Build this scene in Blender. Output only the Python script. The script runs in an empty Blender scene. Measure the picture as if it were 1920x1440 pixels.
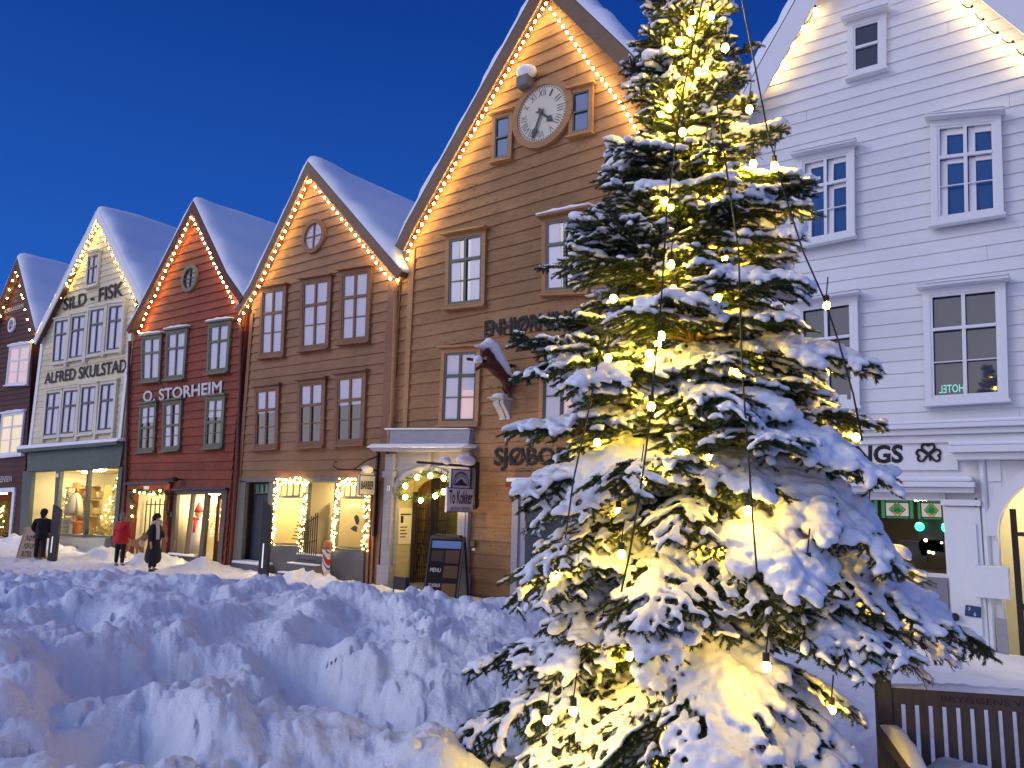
import bpy, math, random
import numpy as np
from mathutils import Vector, Matrix
random.seed(7); rng = np.random.default_rng(7)
sc = bpy.context.scene
COL = sc.collection

# ------------------------------------------------------------------ camera
FPX = 1442.0                       # focal length in pixels of the 1920 wide photograph
EYE = 2.10                         # eye height above the street (metres)
FY = 13.5                          # the row of facades stands in the plane y = FY
_p, _r, _Y = math.radians(8.75), math.radians(1.4), math.radians(36.5)
_F0 = np.array([-math.sin(_Y), math.cos(_Y), 0.]); _R0 = np.array([math.cos(_Y), math.sin(_Y), 0.]); _Z = np.array([0, 0, 1.])
CF = math.cos(_p)*_F0 + math.sin(_p)*_Z; _U0 = -math.sin(_p)*_F0 + math.cos(_p)*_Z
CR = math.cos(_r)*_R0 + math.sin(_r)*_U0; CU = -math.sin(_r)*_R0 + math.cos(_r)*_U0
cam = bpy.data.cameras.new('camera'); cam_o = bpy.data.objects.new('camera', cam); COL.objects.link(cam_o)
cam_o.matrix_world = Matrix(((CR[0], CU[0], -CF[0], 0), (CR[1], CU[1], -CF[1], 0), (CR[2], CU[2], -CF[2], EYE), (0, 0, 0, 1)))
cam.sensor_width = 36; cam.lens = FPX/1920*36; cam.clip_end = 2000; cam.clip_start = 0.05
sc.camera = cam_o

# ------------------------------------------------------------------ dusk sky
w = bpy.data.worlds.new('World'); sc.world = w; w.use_nodes = True
nt = w.node_tree; nt.nodes.clear()
N = nt.nodes.new; L = nt.links.new
out = N('ShaderNodeOutputWorld'); bg = N('ShaderNodeBackground'); L(bg.outputs[0], out.inputs[0])
tc = N('ShaderNodeTexCoord'); sep = N('ShaderNodeSeparateXYZ'); L(tc.outputs['Generated'], sep.inputs[0])
def wramp(stops):
    r = N('ShaderNodeValToRGB'); e = r.color_ramp.elements
    while len(e) < len(stops): e.new(0.5)
    for el, (p, c) in zip(e, stops): el.position = p; el.color = (*c, 1)
    return r
# side of the sky away from the afterglow (behind the houses): deep blue
r1 = wramp([(0.0, (.024, .145, .57)), (.22, (.015, .10, .47)), (.55, (.005, .044, .275)), (1, (.004, .035, .24))])
# afterglow side (behind the photographer)
r2 = wramp([(0.0, (1.0, .80, .76)), (.12, (.92, .86, .96)), (.4, (.62, .74, 1.08)), (1, (.16, .32, .90))])
L(sep.outputs['Z'], r1.inputs[0]); L(sep.outputs['Z'], r2.inputs[0])
dot = N('ShaderNodeVectorMath'); dot.operation = 'DOT_PRODUCT'; L(tc.outputs['Generated'], dot.inputs[0])
dot.inputs[1].default_value = (-0.42, -0.90, 0.12)
mr = N('ShaderNodeMapRange'); mr.interpolation_type = 'SMOOTHSTEP'
L(dot.outputs['Value'], mr.inputs[0]); mr.inputs[1].default_value = 0.25; mr.inputs[2].default_value = 0.80
mx = N('ShaderNodeMix'); mx.data_type = 'RGBA'; L(mr.outputs[0], mx.inputs[0]); L(r1.outputs[0], mx.inputs[6]); L(r2.outputs[0], mx.inputs[7])
L(mx.outputs[2], bg.inputs[0]); bg.inputs[1].default_value = 0.97
# the last soft glow of the set sun, low and very broad
sun = bpy.data.lights.new('afterglow', 'SUN'); sun.energy = 0.5; sun.angle = math.radians(25); sun.color = (.97, .87, .90)
so = bpy.data.objects.new('afterglow', sun); COL.objects.link(so)
so.rotation_euler = Vector((0.55, 0.72, -0.42)).to_track_quat('-Z', 'Y').to_euler()
sc.view_settings.view_transform = 'Standard'; sc.view_settings.look = 'None'; sc.view_settings.gamma = 1
sc.view_settings.use_curve_mapping = False; sc.view_settings.exposure = 0.16
sc.cycles.use_denoising = True; sc.cycles.use_light_tree = True
sc.cycles.max_bounces = 6; sc.cycles.diffuse_bounces = 3; sc.cycles.glossy_bounces = 3; sc.cycles.transparent_max_bounces = 8
sc.cycles.caustics_reflective = False; sc.cycles.caustics_refractive = False; sc.cycles.sample_clamp_indirect = 4.0

# ------------------------------------------------------------------ measuring
def ray(px, py):
    return (px-960)/FPX*CR - (py-720)/FPX*CU + CF
def at(px, py, off=0.0):
    """the point of the plane y = FY-off seen at that place of the photograph -> (x, z)"""
    d = ray(px, py); k = (FY-off)/d[1]
    return np.array([d[0]*k, EYE + d[2]*k])
def gnd(px, py, z=0.0):
    d = ray(px, py); k = (z-EYE)/d[2]
    return np.array([d[0]*k, d[1]*k])
def proj(P):
    P = np.asarray(P, float) - np.array([0, 0, EYE]); z = P@CF
    return 960+FPX*(P@CR)/z, 720-FPX*(P@CU)/z

# ------------------------------------------------------------------ materials
MAT = {}
def newmat(name):
    m = bpy.data.materials.new(name); m.use_nodes = True; MAT[name] = m
    return m, m.node_tree, m.node_tree.nodes['Principled BSDF']
def plain(name, col, rough=.6, metal=0, emis=None, es=0, coat=0, trans=0, spec=.5):
    m, t, b = newmat(name)
    b.inputs['Base Color'].default_value = (*col, 1); b.inputs['Roughness'].default_value = rough
    b.inputs['Metallic'].default_value = metal; b.inputs['Specular IOR Level'].default_value = spec
    if emis: b.inputs['Emission Color'].default_value = (*emis, 1); b.inputs['Emission Strength'].default_value = es
    if coat: b.inputs['Coat Weight'].default_value = coat; b.inputs['Coat Roughness'].default_value = .03
    if trans: b.inputs['Transmission Weight'].default_value = trans
    return m
def worn(name, col, dark=.55, scale=3.0, rough=.75, bump=.25, grain=True, amt=.5, chips=None, stretch=(1, 1, 9), tone=True):
    """painted or raw timber/metal: streaky tone, optional chips, 'tone' vertex attribute"""
    m, t, b = newmat(name); n = t.nodes.new; l = t.links.new
    tcn = n('ShaderNodeTexCoord'); mp = n('ShaderNodeMapping'); mp.inputs['Scale'].default_value = stretch
    l(tcn.outputs['Object'], mp.inputs[0])
    nz = n('ShaderNodeTexNoise'); nz.inputs['Scale'].default_value = scale; nz.inputs['Detail'].default_value = 6; nz.inputs['Roughness'].default_value = .65
    l(mp.outputs[0], nz.inputs[0])
    rp = n('ShaderNodeMapRange'); l(nz.outputs[0], rp.inputs[0]); rp.inputs[1].default_value = .35; rp.inputs[2].default_value = .75
    rp.inputs[3].default_value = 1.0; rp.inputs[4].default_value = 1-(1-dark)*amt*1.6
    hs = n('ShaderNodeMix'); hs.data_type = 'RGBA'; hs.blend_type = 'MULTIPLY'; hs.inputs[0].default_value = 1
    hs.inputs[6].default_value = (*col, 1)
    cmb = n('ShaderNodeCombineColor')
    for i in range(3): l(rp.outputs[0], cmb.inputs[i])
    l(cmb.outputs[0], hs.inputs[7]); last = hs.outputs[2]
    nb_ = n('ShaderNodeTexNoise'); nb_.inputs['Scale'].default_value = .55; nb_.inputs['Detail'].default_value = 5; l(tcn.outputs['Object'], nb_.inputs[0])
    rb_ = n('ShaderNodeMapRange'); l(nb_.outputs[0], rb_.inputs[0]); rb_.inputs[1].default_value = .36; rb_.inputs[2].default_value = .66; rb_.inputs[3].default_value = 1-.32*(1-dark); rb_.inputs[4].default_value = 1+.26*(1-dark)
    mb_ = n('ShaderNodeMix'); mb_.data_type = 'RGBA'; mb_.blend_type = 'MULTIPLY'; mb_.inputs[0].default_value = 1; cb_ = n('ShaderNodeCombineColor')
    for i in range(3): l(rb_.outputs[0], cb_.inputs[i])
    l(last, mb_.inputs[6]); l(cb_.outputs[0], mb_.inputs[7]); last = mb_.outputs[2]
    if tone:
        at_ = n('ShaderNodeAttribute'); at_.attribute_name = 'tone'
        m2 = n('ShaderNodeMix'); m2.data_type = 'RGBA'; m2.blend_type = 'MULTIPLY'; m2.inputs[0].default_value = 1
        l(last, m2.inputs[6]); l(at_.outputs['Color'], m2.inputs[7]); last = m2.outputs[2]
    if chips:
        n2 = n('ShaderNodeTexNoise'); n2.inputs['Scale'].default_value = 9; n2.inputs['Detail'].default_value = 8
        mp2 = n('ShaderNodeMapping'); mp2.inputs['Scale'].default_value = (1, 1, 3.2); l(tcn.outputs['Object'], mp2.inputs[0]); l(mp2.outputs[0], n2.inputs[0])
        n3 = n('ShaderNodeTexNoise'); n3.inputs['Scale'].default_value = .8; l(tcn.outputs['Object'], n3.inputs[0])
        ad = n('ShaderNodeMath'); ad.operation = 'MULTIPLY_ADD'; l(n3.outputs[0], ad.inputs[0]); ad.inputs[1].default_value = .35; l(n2.outputs[0], ad.inputs[2])
        cr = n('ShaderNodeMapRange'); l(ad.outputs[0], cr.inputs[0]); cr.inputs[1].default_value = chips[1]; cr.inputs[2].default_value = chips[1]+.03
        m3 = n('ShaderNodeMix'); m3.data_type = 'RGBA'; l(cr.outputs[0], m3.inputs[0]); l(last, m3.inputs[6]); m3.inputs[7].default_value = (*chips[0], 1); last = m3.outputs[2]
    l(last, b.inputs['Base Color']); b.inputs['Roughness'].default_value = rough; b.inputs['Specular IOR Level'].default_value = .3
    if bump:
        bp = n('ShaderNodeBump'); bp.inputs['Strength'].default_value = bump; bp.inputs['Distance'].default_value = .01
        l(nz.outputs[0], bp.inputs['Height']); l(bp.outputs[0], b.inputs['Normal'])
    return m
def snowmat(name, scale=1.0, bump=.5, fine=True, dirt=0.0):
    m, t, b = newmat(name); n = t.nodes.new; l = t.links.new
    tcn = n('ShaderNodeTexCoord')
    a = n('ShaderNodeTexNoise'); a.inputs['Scale'].default_value = 7*scale; a.inputs['Detail'].default_value = 9; a.inputs['Roughness'].default_value = .62
    l(tcn.outputs['Object'], a.inputs[0])
    bp = n('ShaderNodeBump'); bp.inputs['Strength'].default_value = bump; bp.inputs['Distance'].default_value = .05/scale; l(a.outputs[0], bp.inputs['Height'])
    c = n('ShaderNodeTexNoise'); c.inputs['Scale'].default_value = 90*scale; c.inputs['Detail'].default_value = 3; l(tcn.outputs['Object'], c.inputs[0])
    bp2 = n('ShaderNodeBump'); bp2.inputs['Strength'].default_value = .35; bp2.inputs['Distance'].default_value = .006; l(c.outputs[0], bp2.inputs['Height']); l(bp.outputs[0], bp2.inputs['Normal'])
    l(bp2.outputs[0], b.inputs['Normal'])
    mxr = n('ShaderNodeMapRange'); d = n('ShaderNodeTexNoise'); d.inputs['Scale'].default_value = 2.2; d.inputs['Detail'].default_value = 7; l(tcn.outputs['Object'], d.inputs[0])
    l(d.outputs[0], mxr.inputs[0]); mxr.inputs[1].default_value = .56; mxr.inputs[2].default_value = .8
    mm = n('ShaderNodeMix'); mm.data_type = 'RGBA'; l(mxr.outputs[0], mm.inputs[0]); mm.inputs[6].default_value = (.89, .91, .94, 1)
    mm.inputs[7].default_value = (.86-dirt, .86-dirt*1.05, .87-dirt*1.15, 1); l(mm.outputs[2], b.inputs['Base Color'])
    b.inputs['Roughness'].default_value = .62; b.inputs['Specular IOR Level'].default_value = .25
    return m
SNOW = snowmat('snow', 1.0, .55, dirt=.10); SNOWS = snowmat('soft_snow', 1.6, .2)
GLASS = plain('window_glass', (.03, .04, .06), .03, spec=1.0, coat=1)
GLASSB = plain('painted_sky_glass', (.012, .085, .27), .04, spec=.25, coat=.12)  # blue of the reflected sky painted into the pane's base colour
CURT = plain('pale_curtain', (.60, .58, .66), .7, coat=.7)
LITC = plain('lit_curtain', (.6, .45, .45), .7, emis=(1, .60, .55), es=.30, coat=.8)
LITW = plain('lit_blind', (.7, .6, .4), .7, emis=(1, .78, .42), es=.45, coat=.8)
BLACK = plain('black_iron', (.012, .012, .014), .5)
LETTER = worn('black_letter_paint', (.018, .018, .025), .5, 6, .6, 0, tone=False, chips=((.2, .13, .08), .83))
LETTERW = worn('white_letter_paint', (.75, .72, .70), .6, 6, .6, 0, tone=False)
BULB = plain('warm_bulb', (1, .8, .5), .3, emis=(1, .69, .27), es=95)
BULBY = plain('yellow_bulb', (1, .8, .4), .3, emis=(1, .68, .17), es=75)
BULBF = plain('white_house_bulb', (1, .8, .4), .3, emis=(1, .70, .28), es=27)
BULBT = plain('fir_bulb', (1, .8, .4), .3, emis=(1, .64, .045), es=250)
CABLE = plain('black_cable', (.01, .01, .01), .6)

# ------------------------------------------------------------------ mesh building
def wloc(o):
    v = np.zeros(3)
    while o is not None: v += np.array(o.location); o = o.parent
    return v
def finish(o, label=None, cat=None, group=None, kind=None):
    if label: o['label'] = label
    if cat: o['category'] = cat
    if group: o['group'] = group
    if kind: o['kind'] = kind
    return o
def thing(name, loc, label, cat, group=None):
    o = bpy.data.objects.new(name, None); COL.objects.link(o); o.location = tuple(float(c) for c in loc); o.empty_display_size = .2
    return finish(o, label, cat, group)
class Q:
    """a flat four-cornered patch of a facade (corner order TL TR BR BL, read off the photograph) s to the right, t up, n outward"""
    def __init__(self, tl, tr, br, bl, off=0.0, xz=False):
        g = (lambda q: np.array(q, float)) if xz else (lambda q: at(q[0], q[1], off))
        self.tl, self.tr, self.br, self.bl = g(tl), g(tr), g(br), g(bl); self.off = off
        self.W = (np.linalg.norm(self.tr-self.tl)+np.linalg.norm(self.br-self.bl))/2
        self.H = (np.linalg.norm(self.tl-self.bl)+np.linalg.norm(self.tr-self.br))/2
    def xz(self, s, t):
        return self.bl*(1-s)*(1-t)+self.br*s*(1-t)+self.tl*(1-s)*t+self.tr*s*t
    def p(self, s, t, n=0.0):
        a = self.xz(s, t); return (a[0], FY-self.off-n, a[1])
    def inv(self, x, z):
        s = t = .5
        for _ in range(12):
            e = self.xz(s, t)-np.array([x, z]); h = 1e-4
            J = np.array([(self.xz(s+h, t)-self.xz(s, t))/h, (self.xz(s, t+h)-self.xz(s, t))/h]).T
            d = np.linalg.solve(J, -e); s += d[0]; t += d[1]
        return s, t
    def sub(self, s0, s1, t0, t1, off=None):
        q = Q(self.xz(s0, t1), self.xz(s1, t1), self.xz(s1, t0), self.xz(s0, t0), self.off if off is None else off, xz=True); return q
class MB:
    def __init__(self, M=None):
        self.v = []; self.f = []; self.tn = []; self.M = M; self.tone = 1.0; self.hastone = False
    def add(self, vs, fs):
        b = len(self.v)
        if self.M is not None: vs = [tuple(self.M @ Vector(v)) for v in vs]
        self.v += [tuple(map(float, v)) for v in vs]; self.tn += [self.tone]*len(vs)
        self.f += [tuple(b+i for i in f) for f in fs]
    def hexa(self, p):   # p[0..3] back/bottom loop, p[4..7] front/top loop
        self.add(p, [(0, 3, 2, 1), (4, 5, 6, 7), (0, 1, 5, 4), (1, 2, 6, 5), (2, 3, 7, 6), (3, 0, 4, 7)])
    def box(self, x0, x1, y0, y1, z0, z1):
        self.hexa([(x0, y0, z0), (x1, y0, z0), (x1, y1, z0), (x0, y1, z0), (x0, y0, z1), (x1, y0, z1), (x1, y1, z1), (x0, y1, z1)])
    def qbox(self, q, s0, s1, t0, t1, n0, n1, top=None):
        n1t = n1 if top is None else top
        self.hexa([q.p(s0, t0, n0), q.p(s1, t0, n0), q.p(s1, t1, n0), q.p(s0, t1, n0), q.p(s0, t0, n1), q.p(s1, t0, n1), q.p(s1, t1, n1t), q.p(s0, t1, n1t)])
    def mbox(self, q, x0, x1, z0, z1, n0, n1, top=None):   # metres from the patch's lower left corner
        self.qbox(q, x0/q.W, x1/q.W, z0/q.H, z1/q.H, n0, n1, top)
    def tube(self, pts, r, seg=6, caps=True):
        pts = [np.array(p, float) for p in pts]; rs = r if hasattr(r, '__len__') else [r]*len(pts)
        ring = []; up = np.array([.13, .21, .97]); vs = []
        for i, p in enumerate(pts):
            d = pts[min(i+1, len(pts)-1)]-pts[max(i-1, 0)]; d = d/(np.linalg.norm(d)+1e-9)
            a = np.cross(d, up); a = a if np.linalg.norm(a) > 1e-3 else np.cross(d, [1, 0, 0]); a /= np.linalg.norm(a); b = np.cross(d, a)
            for k in range(seg):
                t = 2*math.pi*k/seg; vs.append(p+rs[i]*(math.cos(t)*a+math.sin(t)*b))
        fs = [(i*seg+k, i*seg+(k+1) % seg, (i+1)*seg+(k+1) % seg, (i+1)*seg+k) for i in range(len(pts)-1) for k in range(seg)]
        if caps: fs += [tuple(range(seg))[::-1], tuple((len(pts)-1)*seg+k for k in range(seg))]
        self.add(vs, fs)
    def ell(self, c, r, seg=10, rings=6):
        r = r if hasattr(r, '__len__') else (r, r, r); vs = [(c[0], c[1], c[2]-r[2])]
        for i in range(1, rings):
            a = -math.pi/2+math.pi*i/rings
            for k in range(seg):
                t = 2*math.pi*k/seg; vs.append((c[0]+r[0]*math.cos(a)*math.cos(t), c[1]+r[1]*math.cos(a)*math.sin(t), c[2]+r[2]*math.sin(a)))
        vs.append((c[0], c[1], c[2]+r[2])); e = len(vs)-1
        fs = [(0, 1+(k+1) % seg, 1+k) for k in range(seg)]
        for i in range(rings-2):
            for k in range(seg):
                a = 1+i*seg+k; b = 1+i*seg+(k+1) % seg; fs.append((a, b, b+seg, a+seg))
        fs += [(e, e-seg+k, e-seg+(k+1) % seg) for k in range(seg)]
        self.add(vs, fs)
    def lathe(self, c, prof, seg=16):
        vs = []; 
        for (r, z) in prof:
            for k in range(seg):
                t = 2*math.pi*k/seg; vs.append((c[0]+r*math.cos(t), c[1]+r*math.sin(t), c[2]+z))
        m = len(prof)
        fs = [(i*seg+k, i*seg+(k+1) % seg, (i+1)*seg+(k+1) % seg, (i+1)*seg+k) for i in range(m-1) for k in range(seg)]
        fs += [tuple(range(seg))[::-1], tuple((m-1)*seg+k for k in range(seg))]; self.add(vs, fs)
    def prism(self, poly, n0, n1):   # poly of (x,z) in a facade plane, extruded outward from n0 to n1
        k = len(poly); vs = [(p[0], FY-n0, p[1]) for p in poly]+[(p[0], FY-n1, p[1]) for p in poly]
        self.add(vs, [tuple(range(k))[::-1], tuple(range(k, 2*k))]+[(i, (i+1) % k, (i+1) % k+k, i+k) for i in range(k)])
    def build(self, name, mat, parent=None, smooth=False, label=None, loc=None, bevel=0):
        me = bpy.data.meshes.new(name); o = np.array(loc, float) if loc is not None else (wloc(parent) if parent else np.zeros(3))
        V = np.array(self.v, float)-o
        me.from_pydata(V.tolist(), [], self.f); me.materials.append(mat)
        if self.hastone:
            a = me.attributes.new('tone', 'FLOAT_COLOR', 'POINT'); t = np.array(self.tn)
            a.data.foreach_set('color', np.stack([t, t, t, np.ones_like(t)], 1).ravel().astype(np.float32))
        else:
            a = me.attributes.new('tone', 'FLOAT_COLOR', 'POINT'); a.data.foreach_set('color', np.ones(4*len(V), np.float32))
        if smooth: me.polygons.foreach_set('use_smooth', [True]*len(me.polygons))
        me.update()
        ob = bpy.data.objects.new(name, me); COL.objects.link(ob)
        if parent is not None:
            ob.parent = parent
            if loc is not None: ob.location = tuple(o-wloc(parent))
        elif loc is not None: ob.location = tuple(o)
        if bevel:
            md = ob.modifiers.new('bevel', 'BEVEL'); md.width = bevel; md.segments = 2; md.limit_method = 'ANGLE'
        if label: ob['label'] = label
        return ob
def raw(name, V, F, mat, parent=None, smooth=False):
    """numpy verts + list/array faces (all same size) -> object"""
    me = bpy.data.meshes.new(name); o = wloc(parent) if parent else np.zeros(3)
    V = np.asarray(V, np.float32)-o.astype(np.float32); F = np.asarray(F, np.int32); k = F.shape[1]
    me.vertices.add(len(V)); me.vertices.foreach_set('co', V.ravel())
    me.loops.add(F.size); me.loops.foreach_set('vertex_index', F.ravel())
    me.polygons.add(len(F)); me.polygons.foreach_set('loop_start', np.arange(0, F.size, k, dtype=np.int32)); me.polygons.foreach_set('loop_total', np.full(len(F), k, np.int32))
    if smooth: me.polygons.foreach_set('use_smooth', np.ones(len(F), bool))
    me.update(calc_edges=True); me.validate(); me.materials.append(mat)
    ob = bpy.data.objects.new(name, me); COL.objects.link(ob)
    if parent is not None: ob.parent = parent
    return ob
def bake(ob, name, mat, parent=None, smooth=True):
    """evaluate modifiers of a temporary object into a plain mesh object (world coordinates)"""
    dg = bpy.context.evaluated_depsgraph_get(); dg.update()
    me = bpy.data.meshes.new_from_object(ob.evaluated_get(dg)); bpy.data.objects.remove(ob)
    me.name = name; me.materials.clear(); me.materials.append(mat)
    if smooth: me.polygons.foreach_set('use_smooth', [True]*len(me.polygons))
    me.transform(Matrix.Translation(Vector(tuple(-(wloc(parent) if parent else np.zeros(3))))))
    o = bpy.data.objects.new(name, me); COL.objects.link(o)
    if parent is not None: o.parent = parent
    return o
def skin(joints, edges, name, mat, parent=None, sub=2, root=0):
    """joints: list of (x,y,z,r) or (x,y,z,rx,ry)"""
    me = bpy.data.meshes.new('t'); me.from_pydata([j[:3] for j in joints], edges, []); ob = bpy.data.objects.new('t', me); COL.objects.link(ob)
    ob.modifiers.new('s', 'SKIN')
    for i, j in enumerate(joints):
        sv = me.skin_vertices[0].data[i]; sv.radius = (j[3], j[4] if len(j) > 4 else j[3]); sv.use_root = (i == root)
    md = ob.modifiers.new('d', 'SUBSURF'); md.levels = sub; md.render_levels = sub
    return bake(ob, name, mat, parent)
def text(body, q, n, mat, name='lettering', parent=None, bold=.0, mirror=False, bend=0.0, loc_label=None):
    """the words stretched over the patch q (cap height = patch height)"""
    cu = bpy.data.curves.new('t', 'FONT'); cu.body = body; cu.resolution_u = 3; cu.bevel_depth = bold if bold > 0 else 0; cu.bevel_resolution = 0; cu.offset = min(0, bold)
    ob = bpy.data.objects.new('t', cu); COL.objects.link(ob)
    dg = bpy.context.evaluated_depsgraph_get(); dg.update()
    me = bpy.data.meshes.new_from_object(ob.evaluated_get(dg)); bpy.data.objects.remove(ob)
    V = np.array([v.co[:] for v in me.vertices]); mn, mxx = V.min(0), V.max(0)
    if len(body) > 1: mxx[1] = min(mxx[1], .73+bold); mn[1] = max(mn[1], -bold)
    S = (V[:, 0]-mn[0])/(mxx[0]-mn[0]); T = (V[:, 1]-mn[1])/(mxx[1]-mn[1])
    if mirror: S = 1-S
    if bend: T = T + bend*(1-(2*S-1)**2)
    o = wloc(parent) if parent else np.zeros(3)
    for v, s, t, zz in zip(me.vertices, S, T, V[:, 2]): v.co = Vector(q.p(s, t, n+zz*.05))-Vector(tuple(o))
    me.name = name; me.materials.clear(); me.materials.append(mat); me.update()
    r = bpy.data.objects.new(name, me); COL.objects.link(r)
    if parent is not None: r.parent = parent
    if loc_label: r['label'] = loc_label
    return r
class P3:
    """free patch given by an origin and two axis vectors (metres), same interface as Q"""
    def __init__(self, o, a, b, nrm=None):
        self.o, self.a, self.b = [np.array(c, float) for c in (o, a, b)]; n = np.cross(self.a, self.b); self.nr = n/np.linalg.norm(n)
        self.W = np.linalg.norm(self.a); self.H = np.linalg.norm(self.b)
    def p(self, s, t, n=0.0): return tuple(self.o+self.a*s+self.b*t+self.nr*n)
# ------------------------------------------------------------------ paints
P_RED = worn('oxblood_paint', (.28, .058, .028), .45, 2.2, .7, .3, amt=.5, chips=((.10, .02, .015), .80))
P_DRED = worn('dark_red_paint', (.085, .022, .022), .5, 2.2, .7, .3)
P_CREAM = worn('cream_paint', (.74, .65, .42), .7, 2.0, .6, .15, amt=.35)
P_BROWN = worn('brown_paint', (.33, .175, .088), .55, 2.0, .7, .3, amt=.45)
P_OCHRE = worn('ochre_brown_paint', (.37, .205, .092), .5, 2.0, .75, .35, amt=.45, chips=((.14, .075, .045), .81))
P_WHITE = worn('white_paint', (.78, .78, .78), .85, 2.0, .5, .12, amt=.25)
T_WHITE = plain('white_trim', (.80, .80, .80), .5)
T_CREAM = worn('cream_trim', (.72, .66, .52), .75, 3, .6, .1, tone=False, amt=.3)
T_BROWN = worn('brown_trim', (.26, .125, .065), .6, 3, .6, .2, tone=False)
T_OCHRE = worn('ochre_trim', (.44, .235, .10), .6, 3, .6, .2, tone=False)
T_BARGE = worn('barge_board_brown', (.24, .14, .08), .6, 3, .6, .2, tone=False)
T_RBARGE = worn('barge_board_red', (.12, .028, .02), .6, 3, .6, .2, tone=False)
T_GGREEN = worn('grey_green_trim', (.17, .17, .11), .6, 3, .6, .15, tone=False)
T_GREEN = plain('dark_green_sash', (.03, .06, .045), .4)
T_DARK = plain('dark_blue_sash', (.02, .035, .06), .4)
T_SHOPG = worn('slate_green_shopfront', (.10, .13, .115), .65, 2.2, .6, .15, tone=False)
T_PORTAL = worn('grey_lilac_portal_paint', (.36, .35, .38), .7, 2.5, .6, .2, tone=False, amt=.4)
T_STONE = worn('grey_plinth', (.16, .16, .17), .55, 1.6, .85, .4, tone=False, stretch=(1, 1, 1))
T_BLUE = worn('blue_grey_door', (.045, .06, .085), .6, 3, .5, .2, tone=False)
T_PIPE = worn('brown_pipe', (.14, .055, .035), .6, 4, .5, .1, tone=False)
R_BACK = worn('roof_underside', (.16, .085, .05), .6, 3, .8, .2, tone=False)
ROOMC = worn('cream_room', (.74, .70, .52), .8, 1.4, .8, 0, tone=False, stretch=(1, 1, 1), amt=.25)
LAMPW = plain('assumed_lamp_glow', (1, .9, .7), .4, emis=(1, .78, .42), es=260)
LAMPG = plain('globe_lamp_glow', (1, .9, .7), .4, emis=(1, .76, .32), es=60)

def offs(pts, d):
    """offset an open polyline (x,z) to its left by d (mitred)"""
    pts = [np.array(p, float) for p in pts]; o = []
    for i, p in enumerate(pts):
        ns = []
        for a, b in ((i-1, i), (i, i+1)):
            if a >= 0 and b < len(pts):
                t = pts[b]-pts[a]; t /= np.linalg.norm(t); ns.append(np.array([-t[1], t[0]]))
        n = sum(ns)/len(ns); n = n/(n@n); o.append(p+n*d)
    return o
def gable_roof(parent, line, bw, bmat, depth=22, snow=.24, over=.30, smat=None, soff=None):
    """line: outer edge of the barge boards (x,z) from the left tip over the apex to the right tip"""
    inn = offs(line, -bw); rb = offs(line, -.16)
    m = MB()
    for i in range(len(line)-1):
        m.prism([line[i], line[i+1], inn[i+1], inn[i]][::-1], over-.045, over)
    m.build('barge_board', bmat, parent)
    m = MB(); y0, y1 = FY-over+.048, FY+depth
    for i in range(len(line)-1):
        a, b, c, d = line[i], line[i+1], rb[i+1], rb[i]
        m.hexa([(d[0], y0, d[1]), (c[0], y0, c[1]), (c[0], y1, c[1]), (d[0], y1, d[1]), (a[0], y0, a[1]), (b[0], y0, b[1]), (b[0], y1, b[1]), (a[0], y1, a[1])])
    rf = m.build('roof', soff or R_BACK, parent)
    # snow: dense strip over the roof
    dl = []; 
    for i in range(len(line)-1):
        a, b = np.array(line[i]), np.array(line[i+1]); k = max(3, int(np.linalg.norm(b-a)/.22))
        dl += [a+(b-a)*j/k for j in range(k)]
    dl.append(np.array(line[-1])); M = len(dl); nn = []
    for i in range(M):
        t = dl[min(i+1, M-1)]-dl[max(i-1, 0)]; t /= np.linalg.norm(t); nn.append(np.array([-t[1], t[0]]))
    ys = [y0-.05, y0-.03, y0+.06, y0+.22, y0+.5, y0+.9]+list(np.linspace(y0+1.6, y1, 16)); V = []
    tf = [.0, .35, .72, .95, 1.0, 1.0]+[1.0]*16
    ph = random.random()*10
    for j, y in enumerate(ys):
        for i in range(M):
            e = min(i, M-1-i)/3.0; e = min(1, .35+.65*e)
            th = snow*tf[j]*e*(1+.16*math.sin(i*.9+ph)+.15*math.sin(i*.37+y*1.3+ph)+.10*math.sin(i*2.3+y*3.1+ph))+.016
            q = dl[i]+nn[i]*th; V.append((q[0], y+(.04*math.sin(i*.7+ph) if j > 3 else 0), q[1]))
    F = [(j*M+i, j*M+i+1, (j+1)*M+i+1, (j+1)*M+i) for j in range(len(ys)-1) for i in range(M-1)]
    b0 = len(V)
    for j, y in enumerate(ys):
        for i in (0, M-1): q = dl[i]-nn[i]*0.01; V.append((q[0], y, q[1]))
    for j in range(len(ys)-1):
        F.append((b0+2*j, j*M, (j+1)*M, b0+2*j+2)); F.append((b0+2*j+1, b0+2*j+3, (j+1)*M+M-1, j*M+M-1))
    raw('roof_snow', V, F, SNOWS, parent, smooth=True)
    return rf
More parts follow.
